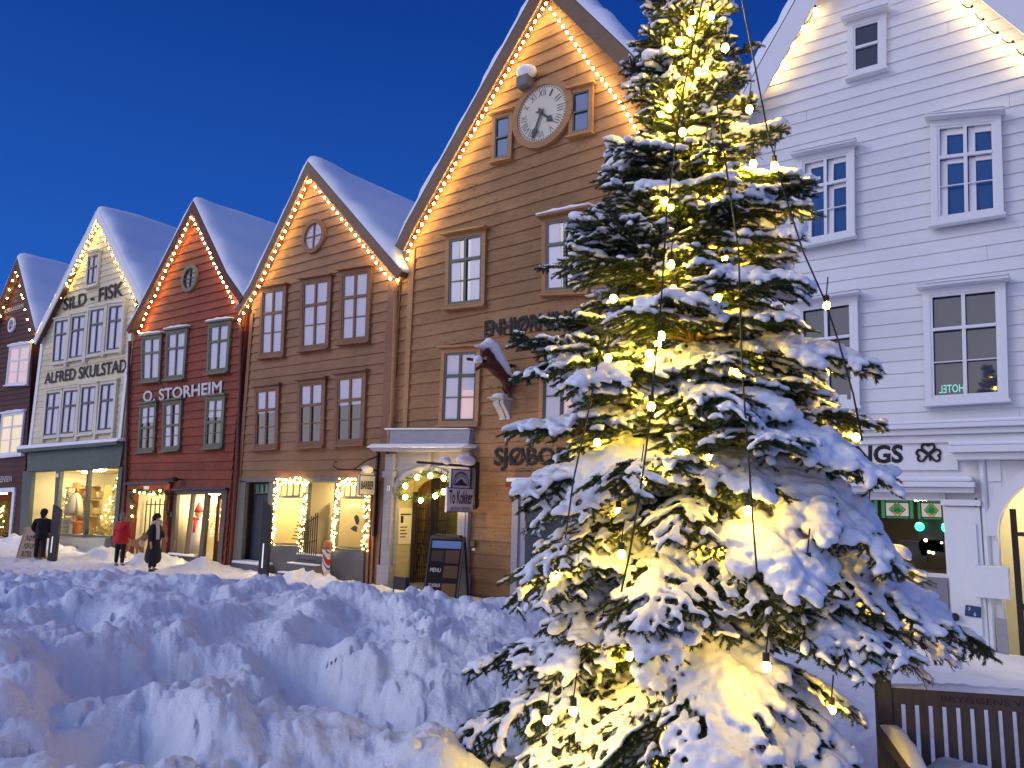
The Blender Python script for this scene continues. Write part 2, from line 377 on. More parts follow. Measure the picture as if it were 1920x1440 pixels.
def siding(parent, q, line, bh, mat, holes=(), t0=0.0, name='wall', amp=.10, lean=.022):
    """clapboards over patch q (wall below the eaves), carried on up into the gable under 'line'"""
    m = MB(); m.hastone = True
    line = [np.array(p, float) for p in line] if line is not None else None
    if line is not None:
        ai = max(range(len(line)), key=lambda i: line[i][1]); top = line[ai][1]
        zl = [p[1] for p in line[:ai+1]]; xl = [p[0] for p in line[:ai+1]]
        zr = [p[1] for p in line[ai:]][::-1]; xr = [p[0] for p in line[ai:]][::-1]
    hl = []
    for h in holes:
        ss = [q.inv(*c) for c in (h.tl, h.tr, h.br, h.bl)]
        hl.append((min((ss[0][0]+ss[3][0])/2, 9), (ss[1][0]+ss[2][0])/2, (ss[2][1]+ss[3][1])/2, (ss[0][1]+ss[1][1])/2))
    dt = bh/q.H; t = t0
    def lim(t):
        L_, R_ = 0.0, 1.0
        if line is None or t < .6: return L_, R_
        for side in (0, 1):
            s = .5
            for _ in range(25):
                x, z = q.xz(s, t)
                xx = np.interp(z, zl, xl) if side == 0 else np.interp(z, zr, xr)
                if z > top-1e-6: xx = line[ai][0]
                s2 = q.inv(xx, z)[0]; s = .5*s+.5*s2
            if side == 0: L_ = max(L_, s)
            else: R_ = min(R_, s)
        return L_, R_
    tmax = 1.0 if line is None else 3.0
    while t < tmax-1e-6:
        t1 = t+dt*random.uniform(.93, 1.07)
        if t1 > tmax: t1 = tmax
        a, b = lim(t), lim(t1)
        if a[1]-a[0] < .01: break
        if b[1] < b[0]: mdd = (b[0]+b[1])/2; b = (mdd, mdd)
        segs = [(0.0, 1.0)]
        tm = (t+t1)/2
        for h in hl:
            if h[2]-dt*.1 < tm < h[3]+dt*.1:
                ns = []
                for s in segs:
                    if h[0] > s[0]: ns.append((s[0], min(s[1], h[0])))
                    if h[1] < s[1]: ns.append((max(s[0], h[1]), s[1]))
                segs = [s for s in ns if s[1]-s[0] > .004]
        for s0, s1 in segs:
            # butt joints between board lengths
            cuts = [s0]
            Ls = (s1-s0)*q.W
            if Ls > 3.2 and random.random() < .8: cuts.append(s0+(s1-s0)*random.uniform(.2, .8))
            cuts.append(s1)
            for c0, c1 in zip(cuts[:-1], cuts[1:]):
                if c1 < s1: c1 -= .003/q.W*1.5
                m.tone = 1+random.uniform(-amp, amp)
                lo0, hi0 = max(c0, a[0]), min(c1, a[1]); lo1, hi1 = max(c0, b[0]), min(c1, b[1])
                if hi0-lo0 < .002: continue
                if hi1 < lo1: lo1 = hi1 = (lo1+hi1)/2 if lo1-hi1 < .05 else max(min(lo1, hi0), lo0)
                k = 6 if (c1-c0)*q.W > 2 else 2; w = [random.uniform(-.004, .004) for _ in range(k+1)]
                vs = []
                for i in range(k+1):
                    f = i/k; sb = lo0+(hi0-lo0)*f; st = lo1+(hi1-lo1)*f; dn = w[i]/q.H
                    vs += [q.p(sb, t-.012/q.H+dn, lean+.006), q.p(sb, t-.012/q.H+dn, -.01), q.p(st, t1+dn, .002), q.p(st, t1+dn, -.02)]
                fs = []
                for i in range(k):
                    x = 4*i; y = x+4
                    fs += [(x, y, y+2, x+2), (x, x+1, y+1, y), (x+1, x+3, y+3, y+1)]
                fs += [(0, 2, 3, 1), (4*k, 4*k+1, 4*k+3, 4*k+2)]
                m.add(vs, fs)
        t = t1
    return m.build(name, mat, parent)
def sidewalls(parent, xl, xr, zt, mat, depth=21, y0=None):
    m = MB(); y0 = FY+.02 if y0 is None else y0
    for x in (xl, xr): m.box(x-.05, x+.05, y0, FY+depth, -.4, zt)
    m.box(xl, xr, FY+depth, FY+depth+.1, -.4, zt+2)
    m.build('side_wall', mat, parent)
def bars(q, cols, tr, nb, nu, st=.045, n0=.04, n1=.075):
    """sash frame and glazing bars in metres inside patch q; tr = transom height as a fraction from the bottom"""
    m = MB(); W, H = q.W, q.H
    m.mbox(q, 0, st, 0, H, n0, n1); m.mbox(q, W-st, W, 0, H, n0, n1); m.mbox(q, st, W-st, 0, st*1.1, n0, n1); m.mbox(q, st, W-st, H-st, H, n0, n1)
    for c in range(1, cols): m.mbox(q, W*c/cols-st*.75, W*c/cols+st*.75, st*1.1, H-st, n0, n1+.004)
    if tr:
        z = H*tr; m.mbox(q, st*.9, W-st*.9, z-st*.7, z+st*.7, n0, n1+.012)
    th = st*.22
    z = H*tr if tr else H-st
    for i in range(nb): zz = st+(z-st)*(i+1)/(nb+1); m.mbox(q, st, W-st, zz-th, zz+th, n0+.01, n1-.004)
    for i in range(nu): zz = z+(H-z)*(i+1)/(nu+1); m.mbox(q, st, W-st, zz-th, zz+th, n0+.01, n1-.004)
    return m
def window(parent, px, cas, sash, pane, cw=.10, cols=2, tr=.62, nb=1, nu=0, head=.14, sill=.09, snow=0, curtain=None, cmode=0, st=.045, label=None, n=.022, xz=False, deep=0.0, pane2=None):
    q = Q(*px, off=.0, xz=xz); W, H = q.W, q.H; m = MB(); d = .075+n
    m.mbox(q, 0, cw, 0, H, n, d); m.mbox(q, W-cw, W, 0, H, n, d); m.mbox(q, cw, W-cw, H-cw, H, n, d+.003); m.mbox(q, cw, W-cw, 0, cw*.8, n, d+.003)
    m.mbox(q, -.06, W+.06, H+.002, H+.055, n, d+head*.55, d+head*.4); m.mbox(q, -.03, W+.03, -.05, -.002, n, d+sill, d+sill*.75)
    f = m.build('window', cas, parent, label=label)
    qi = q.sub(cw/W, 1-cw/W, cw*.8/H, 1-cw/H)
    bars(qi, cols, tr, nb, nu, st, .02+n, .062+n).build('sash', sash, f)
    p = MB(); z = .028+n-deep
    p.add([qi.p(.005, .005, z), qi.p(.995, .005, z), qi.p(.995, .995, z), qi.p(.005, .995, z)], [(0, 1, 2, 3)]); p.build('pane', pane, f)
    if curtain is not None:
        c = MB(); z += .006; rr = random.Random(int(px[0][0]*7+px[0][1])); 
        def strip(s0, s1, t0, t1, wav=.03, k=8):
            vs = []; fs = []
            for i in range(k+1):
                f_ = t0+(t1-t0)*i/k; dr = wav*math.sin(f_*5+rr.random())
                vs += [qi.p(s0, f_, z), qi.p(max(s0+.01, s1+dr), f_, z)]
            for i in range(k): fs.append((2*i, 2*i+1, 2*i+3, 2*i+2))
            c.add(vs, fs)
        if cmode == 0: strip(.03, .30+.1*rr.random(), .02, .98); strip(.70-.1*rr.random(), .97, .02, .98, 0)
        elif cmode == 1: strip(.03, .97, .55+.1*rr.random(), .98, 0)
        elif cmode == 2: strip(.03, .46, .03, .97, .02); strip(.56, .97, .45, .97, .0)
        elif cmode == 3: strip(.02, .98, .02, .98, 0)
        c.build('curtain', curtain, f)
    if snow:
        s = MB(); k = 9; vs = []
        for i in range(k+1):
            x = (-.06+(W+.12)*i/k)/W; h = snow*(.55+.45*math.sin(math.pi*i/k))*(1+.2*math.sin(i*2.1+px[0][0])); z0 = (H+.056)/H
            vs += [q.p(x, z0, n-.01), q.p(x, z0, d+head*.48), q.p(x, z0+h*.8/H, d+head*.42), q.p(x, z0+h*1.1/H, n-.01)]
        fs = []
        for i in range(k): a = 4*i; fs += [(a, a+4, a+5, a+1), (a+1, a+5, a+6, a+2), (a+2, a+6, a+7, a+3)]
        fs += [(0, 1, 2, 3), (4*k, 4*k+3, 4*k+2, 4*k+1)]; s.add(vs, fs); s.build('window_snow', SNOWS, f, smooth=True)
    return f, q, qi
def oval(parent, cpx, rim_px, cas, sash, pane, off=.03, vbar=True):
    c = at(*cpx); r = at(cpx[0], cpx[1]-rim_px)[1]-c[1]; seg = 28
    def ringm(r0, r1, n0, n1):
        m = MB(); vs = []
        for k in range(seg):
            t = 2*math.pi*k/seg
            for rr, n in ((r0, n0), (r0, n1), (r1, n1), (r1, n0)): vs.append((c[0]+rr*math.cos(t), FY-n, c[1]+rr*math.sin(t)))
        m.add(vs, [(4*k+j, 4*k+(j+1) % 4, 4*((k+1) % seg)+(j+1) % 4, 4*((k+1) % seg)+j) for k in range(seg) for j in range(4)]); return m
    f = ringm(r*.74, r, off-.02, off+.07).build('round_window', cas, parent)
    m = MB(); m.box(c[0]-.02, c[0]+.02, FY-off-.04, FY-off, c[1]-r*.75, c[1]+r*.75); m.box(c[0]-r*.75, c[0]-.021, FY-off-.035, FY-off, c[1]-.012, c[1]+.012); m.box(c[0]+.021, c[0]+r*.75, FY-off-.035, FY-off, c[1]-.012, c[1]+.012); m.build('glazing_bars', sash, f)
    m = MB(); m.add([(c[0]+r*.76*math.cos(2*math.pi*k/seg), FY-off-.005, c[1]+r*.76*math.sin(2*math.pi*k/seg)) for k in range(seg)], [tuple(range(seg))]); m.build('pane', pane, f)
    return f
BULBMESH = {}
def bulb_obj(p, r, mat, parent):
    key = (r, mat.name)
    if key not in BULBMESH:
        m = MB(); m.ell((0, 0, 0), (r, r, r*1.15), 8, 6); o = m.build('bulb', mat, parent, smooth=True, loc=(0, 0, 0)); BULBMESH[key] = o.data
    else:
        o = bpy.data.objects.new('bulb', BULBMESH[key]); COL.objects.link(o); o.parent = parent
    o.location = tuple(np.array(p)-wloc(parent)); return o
def gable_lights(label, pts, mat=BULB, r=.029, off=.20, sag=.03, group='string lights along the gables', drop=.05, light=None):
    """pts: bulb places read off the photograph"""
    P = [np.array([at(x, y, off)[0], FY-off, at(x, y, off)[1]]) for x, y in pts]
    t = thing('string_lights', P[len(P)//2], label, 'string lights', group)
    m = MB(); path = []
    for a, b in zip(P[:-1], P[1:]):
        if np.linalg.norm(b-a) > 1.8: 
            if len(path) > 1: m.tube(path, .008, 5)
            path = [b+np.array([0, 0, drop])]; continue
        for k in range(4):
            f = k/4; path.append(a*(1-f)+b*f+np.array([0, 0, drop-sag*4*f*(1-f)]))
    path.append(P[-1]+np.array([0, 0, drop])); m.tube(path, .008, 5)
    for p in P: m.lathe((p[0], p[1], p[2]+r*.8), [(r*.35, 0), (r*.5, .012), (r*.4, drop-.01)], 6)
    m.build('cable', CABLE, t)
    for p in P: bulb_obj(p, r, mat, t)
    return t
def run(a, b, k, jit=.8):
    return [(a[0]+(b[0]-a[0])*i/(k-1)+random.uniform(-jit, jit), a[1]+(b[1]-a[1])*i/(k-1)+random.uniform(-jit, jit)) for i in range(k)]
def poly(pts, k, jit=.8):
    """k places spread along a pixel polyline"""
    pts = [np.array(p, float) for p in pts]; d = [0]
    for a, b in zip(pts[:-1], pts[1:]): d.append(d[-1]+np.linalg.norm(b-a))
    o = []
    for s in np.linspace(0, d[-1], k):
        o.append((np.interp(s, d, [p[0] for p in pts])+random.uniform(-jit, jit), np.interp(s, d, [p[1] for p in pts])+random.uniform(-jit, jit)))
    return o
def pline(pts, off=.30): return [at(x, y, off) for x, y in pts]
def vpipe(parent, pts, r, mat, off=.12, name='downpipe'):
    m = MB(); P = [(at(x, y, off)[0], FY-off, at(x, y, off)[1]) for x, y in pts]; m.tube(P, r, 8)
    for p in P[1:-1]: m.lathe((p[0], p[1], p[2]-.03), [(r*1.25, 0), (r*1.25, .06)], 8)
    return m.build(name, mat, parent, smooth=False)
def board(parent, px, n0, n1, mat, name, label=None, **k):
    q = Q(*px); m = MB(); m.qbox(q, 0, 1, 0, 1, n0, n1); return m.build(name, mat, parent, label=label, **k), q
def room(parent, q, depth, mat, lampq=((.3, .5), (.7, .5)), lm=None, L=.25, name='shop_room', floor=0.0, n0=-.06):
    """a lit room behind an opening: five inward faces and assumed ceiling lamps added to light it"""
    m = MB(); s0, s1 = -.02, 1.02; t0, t1 = -.01+floor, 1.02
    vs = [q.p(s0, t0, n0), q.p(s1, t0, n0), q.p(s1, t1, n0), q.p(s0, t1, n0), q.p(s0, t0, -depth), q.p(s1, t0, -depth), q.p(s1, t1, -depth), q.p(s0, t1, -depth)]
    m.add(vs, [(4, 5, 6, 7), (0, 4, 7, 3), (1, 2, 6, 5), (3, 7, 6, 2), (0, 1, 5, 4)]); r = m.build(name, mat, parent)
    m = MB()
    for s, d in lampq:
        c = np.array(q.p(s, t1, -depth*d)); m.box(c[0]-L/2, c[0]+L/2, c[1]-L/2, c[1]+L/2, c[2]-.07, c[2]-.03)
    if lampq: m.build('assumed_ceiling_lamp', lm or LAMPW, r)  # unseen lamps, assumed and added to light the room
    return r
def r1(x, y): return (x/4, 360+y/4)
def r2_(x, y): return (x/3.79, 720+y/3.79)
def r3(x, y): return (430+x/4, 260+y/4)
def r4(x, y): return (430+x/4, 620+y/4)
def r5(x, y): return (430+x/4, 840+y/4)
def r6(x, y): return (740+x/4, y/4)
def r7(x, y): return (740+x/4, 360+y/4)
def r8(x, y): return (700+x/4, 620+y/4)
def rz(x, y): return (700+x/4, 780+y/4)
def f1(x, y): return (1440+x/4, y/4)
def f2(x, y): return (1440+x/4, 240+y/4)
def f3(x, y): return (1440+x/4, 500+y/4)
def f4(x, y): return (1440+x/4, 800+y/4)
def bthing(name, px, label, cat='house', group='gabled wooden houses of the row'):
    g = at(*px); return thing(name, (g[0], FY, 0), label, cat, group)

# ================================================================== A: dark red house at the left edge
A = bthing('wooden_house', (20, 1030), 'dark red gabled house cut off by the left edge of the photo, lit blinds upstairs')
lineA = pline([(-75, 650), (-48, 590), (32, 483), (66, 617), (72, 640)], .3)
a_ap = at(32, 483, .3); a_r = at(66, 617, .3); lineA = [np.array([2*a_ap[0]-a_r[0]-.15, a_r[1]-.25]), a_ap, a_r+np.array([.05, -.1])]
qA = Q((-60, 660), (64, 640), (37, 1030), (-120, 1035))
xl = lineA[0][0]+.35; zt = at(64, 630)[1]
qA = Q((xl, zt), (at(62, 640)[0], zt), (at(39, 1030)[0], -.15), (xl, -.15), xz=True)
shopA = Q((-60, 925), (28, 921), (20, 1012), (-66, 1014))
siding(A, qA, lineA, .22, P_DRED, [shopA])
gable_roof(A, lineA, .22, T_RBARGE); sidewalls(A, xl, qA.tr[0]-.05, zt, P_DRED)
window(A, [r1(88, 1165), r1(242, 1142), r1(218, 1445), r1(58, 1452)], T_WHITE, T_WHITE, LITC, cw=.06, tr=.64, nb=1, snow=.09, st=.05)
window(A, [r2_(28, 218), r2_(188, 195), r2_(158, 497), r2_(-2, 510)], T_WHITE, T_WHITE, LITW, cw=.06, tr=.68, nb=1, snow=.07, st=.05)
for pxs in (((0, 505), (180, 490), (178, 512), (-2, 530)),):
    board(A, [r2_(*p) for p in pxs], .0, .16, SNOWS, 'sill_snow')
oval(A, (25, 610), 13, T_WHITE, T_WHITE, GLASS)
text('ØRENSEN', Q((-6, 894), (25, 892), (24, 903), (-7, 905)), .05, LETTERW, parent=A)
text('BUGAARDEN', Q(r1(42, 885), r1(185, 838), r1(185, 868), r1(42, 915)), .05, LETTERW, parent=A)
roomA = room(A, shopA, 2.0, ROOMC, ((.4, .35), (.8, .35)), L=.2)
board(A, [(-60, 918), (32, 914), (31, 922), (-60, 926)], 0, .09, T_WHITE, 'shop_lintel')
board(A, [(27, 920), (32, 920), (23, 1016), (19, 1016)], 0, .08, T_WHITE, 'shop_frame')
board(A, [(-60, 1012), (24, 1010), (23, 1017), (-60, 1019)], 0, .14, T_WHITE, 'shop_sill')
gable_lights('warm string lights on the gable of the dark red house at the far left', poly([(2, 592), (30, 506), (40, 552)], 9)+poly([(44, 560), (49, 592), (55, 616), (60, 638)], 5), sag=.02)

# ================================================================== B: cream house
B = bthing('wooden_house', (130, 1035), 'cream gabled house with black fish trade lettering over a green shopfront')
lineB = pline([(62, 638), (183, 392), (266, 558)], .3)
qB = Q((76, 634), (258, 560), (219, 1042), (47, 1030)); zt = at(76, 634)[1]
xl, xr = at(72, 700)[0], at(246, 650)[0]
qB = Q((xl, zt), (xr, zt), (xr, -.15), (xl, -.15), xz=True)
qB = Q(qB.tl, qB.tr, (xr, at(236, 834)[1]), (xl, at(52, 842)[1]), xz=True)
siding(B, qB, lineB, .24, P_CREAM)
gable_roof(B, lineB, .27, T_WHITE); sidewalls(B, xl, xr, zt, P_CREAM)
for a_, b_ in ((-.004, .03), (.975, 1.0)): m = MB(); m.qbox(qB, a_, b_, 0, 1, .0, .045); m.build('corner_board', T_WHITE, B)
for w_ in ([(438, 970), (527, 950), (500, 1265), (415, 1280)], [(568, 935), (655, 918), (628, 1235), (538, 1255)], [(705, 885), (797, 865), (770, 1205), (678, 1225)], [(845, 857), (945, 840), (915, 1180), (818, 1195)]):
    x0, y0 = w_[0]; e = [(x0-14, y0-12), (w_[1][0]+14, w_[1][1]-12), (w_[2][0]+14, w_[2][1]+14), (w_[3][0]-14, w_[3][1]+14)]
    window(B, [r1(*p) for p in e], T_CREAM, T_DARK, CURT, cw=.10, tr=.66, nb=0, st=.055, sill=.05, head=.10, curtain=None, snow=0)
for w_ in ([(360, 65), (445, 50), (412, 360), (330, 370)], [(480, 45), (570, 35), (532, 350), (450, 358)], [(605, 20), (698, 8), (665, 338), (582, 350)], [(742, 0), (840, -15), (810, 322), (712, 335)]):
    e = [(w_[0][0]-13, w_[0][1]-12), (w_[1][0]+13, w_[1][1]-12), (w_[2][0]+13, w_[2][1]+14), (w_[3][0]-13, w_[3][1]+14)]
    window(B, [r2_(*p) for p in e], T_CREAM, T_DARK, CURT, cw=.10, tr=.64, nb=0, st=.055, sill=.05, head=.10)
window(B, [r1(672, 470), r1(768, 448), r1(748, 700), r1(655, 725)], T_CREAM, T_DARK, CURT, cw=.12, tr=.60, nb=0, st=.055, head=.2, snow=.06)
# pilasters with little brackets between the windows
for (x0, y0, x1, y1) in ((548, 920, 510, 1310), (680, 890, 650, 1285), (822, 850, 790, 1240), (955, 800, 925, 1215)):
    a, b = r1(x0, y0), r1(x1, y1); board(B, [(a[0]-2.4, a[1]), (a[0]+2.4, a[1]-1), (b[0]+2.4, b[1]-1), (b[0]-2.4, b[1])], .0, .13, T_CREAM, 'pilaster')
for (x0, y0, x1, y1) in ((348, 60, 318, 415), (458, 45, 430, 410), (585, 25, 557, 405), (715, 0, 690, 395), (845, -20, 815, 380)):
    a, b = r2_(x0, y0), r2_(x1, y1); board(B, [(a[0]-2.0, a[1]), (a[0]+2.0, a[1]-1), (b[0]+2.0, b[1]-1), (b[0]-2.0, b[1])], .0, .12, T_CREAM, 'pilaster')
text('SILD - FISK', Q(r1(487, 800), r1(935, 668), r1(930, 778), r1(482, 893)), .05, LETTER, parent=B, bold=.02)
text('ALFRED SKULSTAD', Q(r1(348, 1358), r1(962, 1250), r1(955, 1350), r1(340, 1442)), .05, LETTER, parent=B, bold=.02)
# shopfront
zb = -.1
fas, qf = board(B, [(57, 850), (237, 834), (230, 877), (57, 884)], .0, .12, T_SHOPG, 'shop_fascia')
board(B, [(50, 843), (238, 828), (238, 834.5), (50, 849.5)], .0, .36, T_SHOPG, 'shop_cornice')
m = MB(); q = Q((47, 835.5), (240, 821), (238, 829), (48, 844)); m.qbox(q, 0, 1, 0, .9, -.02, .40, .28); m.build('ledge_snow', SNOWS, B, bevel=.05)
qs = Q((57, 884), (229, 876), (213, 1005), (47, 1000))
roomB = room(B, qs, 3.2, ROOMC, ((.18, .5), (.5, .3), (.8, .3), (.65, .7)), L=.26)
m = MB(); m.hastone = False
for pxs in ([(47, 884), (65, 883), (53, 1040), (38, 1040)], [(109, 881), (118, 880.5), (106, 1012), (102, 1012)], [(168, 878), (171.5, 878), (163, 1005), (159, 1005)], [(227, 875), (234, 875), (220, 1040), (212, 1040)]):
    q = Q(*pxs); m.qbox(q, 0, 1, 0, 1, -.05, .08)
q = Q((57, 882), (230, 874), (229, 878), (57, 886)); m.qbox(q, 0, 1, 0, 1, -.05, .07)
q = Q((52, 998), (106, 1000), (106, 1003), (52, 1001)); m.qbox(q, 0, 1, 0, 1, -.05, .10)
q = Q((104, 1000), (214, 1005), (213.5, 1009), (104, 1003)); m.qbox(q, 0, 1, 0, 1, -.05, .12)
m.build('shop_frame', T_SHOPG, B)
T_PL = worn('cream_plinth', (.55, .50, .38), .7, 2, .7, .1, tone=False)
board(B, [(50, 1001), (106, 1003), (103, 1046), (44, 1046)], -.1, .02, T_PL, 'plinth')
board(B, [(103, 1003), (156, 1004), (153, 1046), (98, 1046)], -.1, .03, T_PL, 'plinth')
board(B, [(154, 1008), (214, 1008), (208, 1050), (152, 1050)], -.1, .30, T_PL, 'plinth')
m = MB(); g = at(112, 1030); m.box(g[0], g[0]+2.0, FY-.55, FY-.0, 0, .2); m.box(g[0], g[0]+2.0, FY-.95, FY-.56, 0, .1); m.build('doorstep', T_PL, B)
board(B, [(110.5, 888), (114.5, 888), (114, 895), (110, 895)], .085, .10, T_WHITE, 'number_plate')
m = MB(); bx = at(290, 478); m.hexa([(bx[0]-3.4-.3, FY+2.8, bx[1]-1.1), (bx[0]-2.6, FY+2.8, bx[1]-1.3), (bx[0]-2.6, FY+3.6, bx[1]-1.3), (bx[0]-3.6, FY+3.6, bx[1]-1.1), (bx[0]-3.6, FY+2.7, bx[1]-.55), (bx[0]-2.6, FY+2.9, bx[1]-.9), (bx[0]-2.6, FY+3.5, bx[1]-.9), (bx[0]-3.6, FY+3.7, bx[1]-.55)]); m.build('roof_hatch', BLACK, B)
gable_lights('yellow string lights along both edges of the cream gable', poly([(62, 640), (70, 628), (183, 420)], 27, 1.2), mat=BULBY, sag=.02)
gable_lights('inner row of yellow lights hanging beside the left edge of the cream gable', poly([(84, 614), (180, 432)], 17, 2.2), mat=BULBY, sag=.03, off=.12)
gable_lights('single row of yellow lights down the right edge of the cream gable', poly([(183, 424), (206, 468), (230, 522), (256, 572)], 12, 1.2), mat=BULBY, sag=.03)

# ================================================================== C: red house
C = bthing('wooden_house', (340, 1050), 'bright red gabled house with white lettering and grey green windows')
lineC = pline([(237, 618), (262, 572), (362, 376), (425, 512), (457, 558)], .3)
zt = at(252, 622)[1]; xl, xr = at(247, 700)[0], at(455, 650)[0]
qC = Q((xl, zt), (xr, zt), (xr, -.15), (xl, -.15), xz=True)
hC1 = Q((258, 922), (318, 919), (310, 1056), (248, 1046)); hC2 = Q((333, 924), (425, 923), (414, 1060), (326, 1056))
siding(C, qC, lineC, .27, P_RED, [hC1, hC2], lean=.035)
gable_roof(C, lineC, .24, T_RBARGE); sidewalls(C, xl, xr, zt, P_RED)
cw_ = dict(cas=T_GGREEN, sash=T_GGREEN, cw=.10, st=.05)
for px in ([r1(1080, 1085), r1(1232, 1070), r1(1215, 1420), r1(1075, 1430)], [r1(1266, 1045), r1(1426, 1022), r1(1400, 1400), r1(1254, 1412)], [r1(1580, 990), r1(1752, 965), r1(1726, 1348), r1(1567, 1368)]):
    window(C, px, pane=CURT, tr=.64, nb=0, snow=.08, curtain=None, **cw_)
for i, px in enumerate(([r2_(1012, 147), r2_(1130, 130), r2_(1113, 478), r2_(994, 488)], [r2_(1177, 127), r2_(1310, 110), r2_(1293, 465), r2_(1167, 478)], [r2_(1480, 92), r2_(1617, 80), r2_(1595, 450), r2_(1462, 460)])):
    window(C, px, pane=GLASS, tr=.5, nb=1, nu=1, snow=.0, curtain=CURT, cmode=(1, 0, 1)[i], **cw_)
oval(C, (359, 522.5), 25, T_GGREEN, T_GGREEN, GLASS)
text('O. STORHEIM', Q(r2_(1027, 52), r2_(1590, -25), r2_(1588, 68), r2_(1027, 133)), .055, LETTERW, parent=C, bold=.035)
# gate passage
qp = Q((259, 921), (318, 919), (310, 1050), (248, 1046))
rc = room(C, qp, 3.5, ROOMC, ((.5, .3),), L=.22, name='gate_passage')
m = MB()
for pxs in ([r_ for r_ in ((246, 909), (326, 907), (325, 919), (245, 921))], ((246, 918), (259, 920), (249, 1050), (236, 1050)), ((317, 918), (326, 918), (317, 1052), (309, 1052))):
    m.qbox(Q(*pxs), 0, 1, 0, 1, .0, .12)
m.build('gate_frame', P_RED, C)
board(C, [(244, 905), (327, 903), (327, 907), (244, 909)], 0, .2, T_BLUE, 'lintel')
board(C, [r_ for r_ in ((277, 912), (287, 911.5), (287, 917.5), (277, 918))], .125, .14, T_WHITE, 'house_sign')
m = MB(); qg = Q((259, 938), (309, 938), (303, 1050), (250, 1048))
for i in range(7): m.qbox(qg, i/6-.008, i/6+.008, 0, 1.0+.04*(i % 2), -.32, -.29)
for tt in (.05, .42, .93): m.qbox(qg, 0, 1, tt-.008, tt+.008, -.29, -.265)
m.build('iron_gate', BLACK, C)
text('8', Q((320, 960), (325, 959.5), (325, 969), (320, 969.5)), .06, LETTERW, name='house_number', parent=C)
qsC = Q((335, 928), (390, 927), (376, 1041), (328, 1040))
rC = room(C, Q((333, 926), (424, 925), (413, 1056), (327, 1052)), 2.2, ROOMC, ((.3, .35), (.75, .4)), L=.26)
m = MB()
for pxs in (((330, 920), (429, 918), (428, 926), (330, 928)), ((330, 925), (336, 925), (328, 1056), (321, 1056)), ((388, 927), (394, 927), (382, 1058), (374, 1058)), ((420, 925), (429, 925), (418, 1062), (410, 1062)), ((327, 1040), (378, 1041), (378, 1058), (325, 1056)), ((362, 927), (365.5, 927), (352, 1041), (349, 1041))):
    m.qbox(Q(*pxs), 0, 1, 0, 1, -.04, .07)
m.build('shop_frame', worn('taupe_shop_frame', (.13, .10, .08), .7, 3, .6, .1, tone=False), C)
dq = Q((394, 927), (412, 927), (400, 1056), (384, 1056)); m = MB(); m.qbox(dq, 0, 1, 0, .32, -.30, -.25); m.qbox(dq, 0, .25, .32, 1, -.30, -.25); m.qbox(dq, .85, 1, .32, 1, -.30, -.25); m.qbox(dq, .25, .85, .93, 1, -.30, -.25)
m.build('door', T_RBARGE, C)
board(C, [(329, 916.5), (431, 914.5), (431, 918), (329, 920)], 0, .16, T_BLUE, 'lintel')
m = MB(); a, b = at(326, 1039), at(377, 1040); m.box(a[0], b[0], FY-.2, FY-.05, a[1], a[1]+.05); m.build('sill_snow', SNOWS, C)
vpipe(C, [(450, 596), (449, 606), (452, 625), (451, 700), (444, 890), (431, 1062)], .055, T_PIPE, .10)
vpipe(C, [(243, 640), (241, 700), (236, 900), (227, 1040)], .055, T_PIPE, .10)
m = MB(); c = at(324, 899, .3); m.ell((c[0], FY-.25, c[1]), (.12, .14, .09), 8, 5); m.tube([(c[0], FY, c[1]), (c[0], FY-.25, c[1])], .02); m.build('door_lamp', BLACK, C)
gable_lights('warm star lights along the gable of the bright red house', poly([(259, 622), (357, 408)], 20, 1.2)+poly([(362, 411), (375, 438), (405, 500), (430, 550), (437, 566)], 18, 1.0))

# ================================================================== D: brown house with the barber
D = bthing('wooden_house', (585, 1080), 'dark brown gabled house with round gable window above the barber shop')
lineD = pline([(440, 580), (468, 536), (577, 303), (720, 470), (753, 508)], .3)
zt = at(470, 590)[1]; xl, xr = at(464, 700)[0], at(739, 650)[0]
qD = Q((xl, zt), (xr, zt+.04), (xr, at(716, 900)[1]), (xl, at(452, 898)[1]), xz=True)
siding(D, qD, lineD, .27, P_BROWN, lean=.03)
gable_roof(D, lineD, .25, T_BARGE); sidewalls(D, xl, xr, zt, P_BROWN)
for a_, b_ in ((-.002, .022), (.955, 1.0)): m = MB(); m.qbox(qD, a_, b_, 0, 1, .0, .052); m.build('corner_board', T_BROWN, D)
for i, px in enumerate(([r3(255, 1130), r3(445, 1100), r4(425, 190), r4(238, 208)], [r3(553, 1065), r3(785, 1030), r4(760, 130), r4(543, 158)], [r3(848, 1000), r3(1085, 965), r4(1063, 82), r4(836, 105)])):
    window(D, px, T_BROWN, T_BROWN, CURT, cw=.11, tr=.64, nb=1, st=.05, head=.2, curtain=None)
for i, px in enumerate(([r4(207, 430), r4(392, 408), r4(380, 883), r4(196, 895)], [r4(533, 382), r4(740, 358), r4(724, 865), r4(522, 878)], [r4(812, 335), r4(1045, 305), r4(1025, 850), r4(802, 862)])):
    window(D, px, T_BROWN, T_BROWN, GLASS, cw=.11, tr=.64, nb=1, st=.05, head=.16, curtain=CURT, cmode=1)
oval(D, (591, 444), 31, T_BROWN, T_BROWN, CURT)
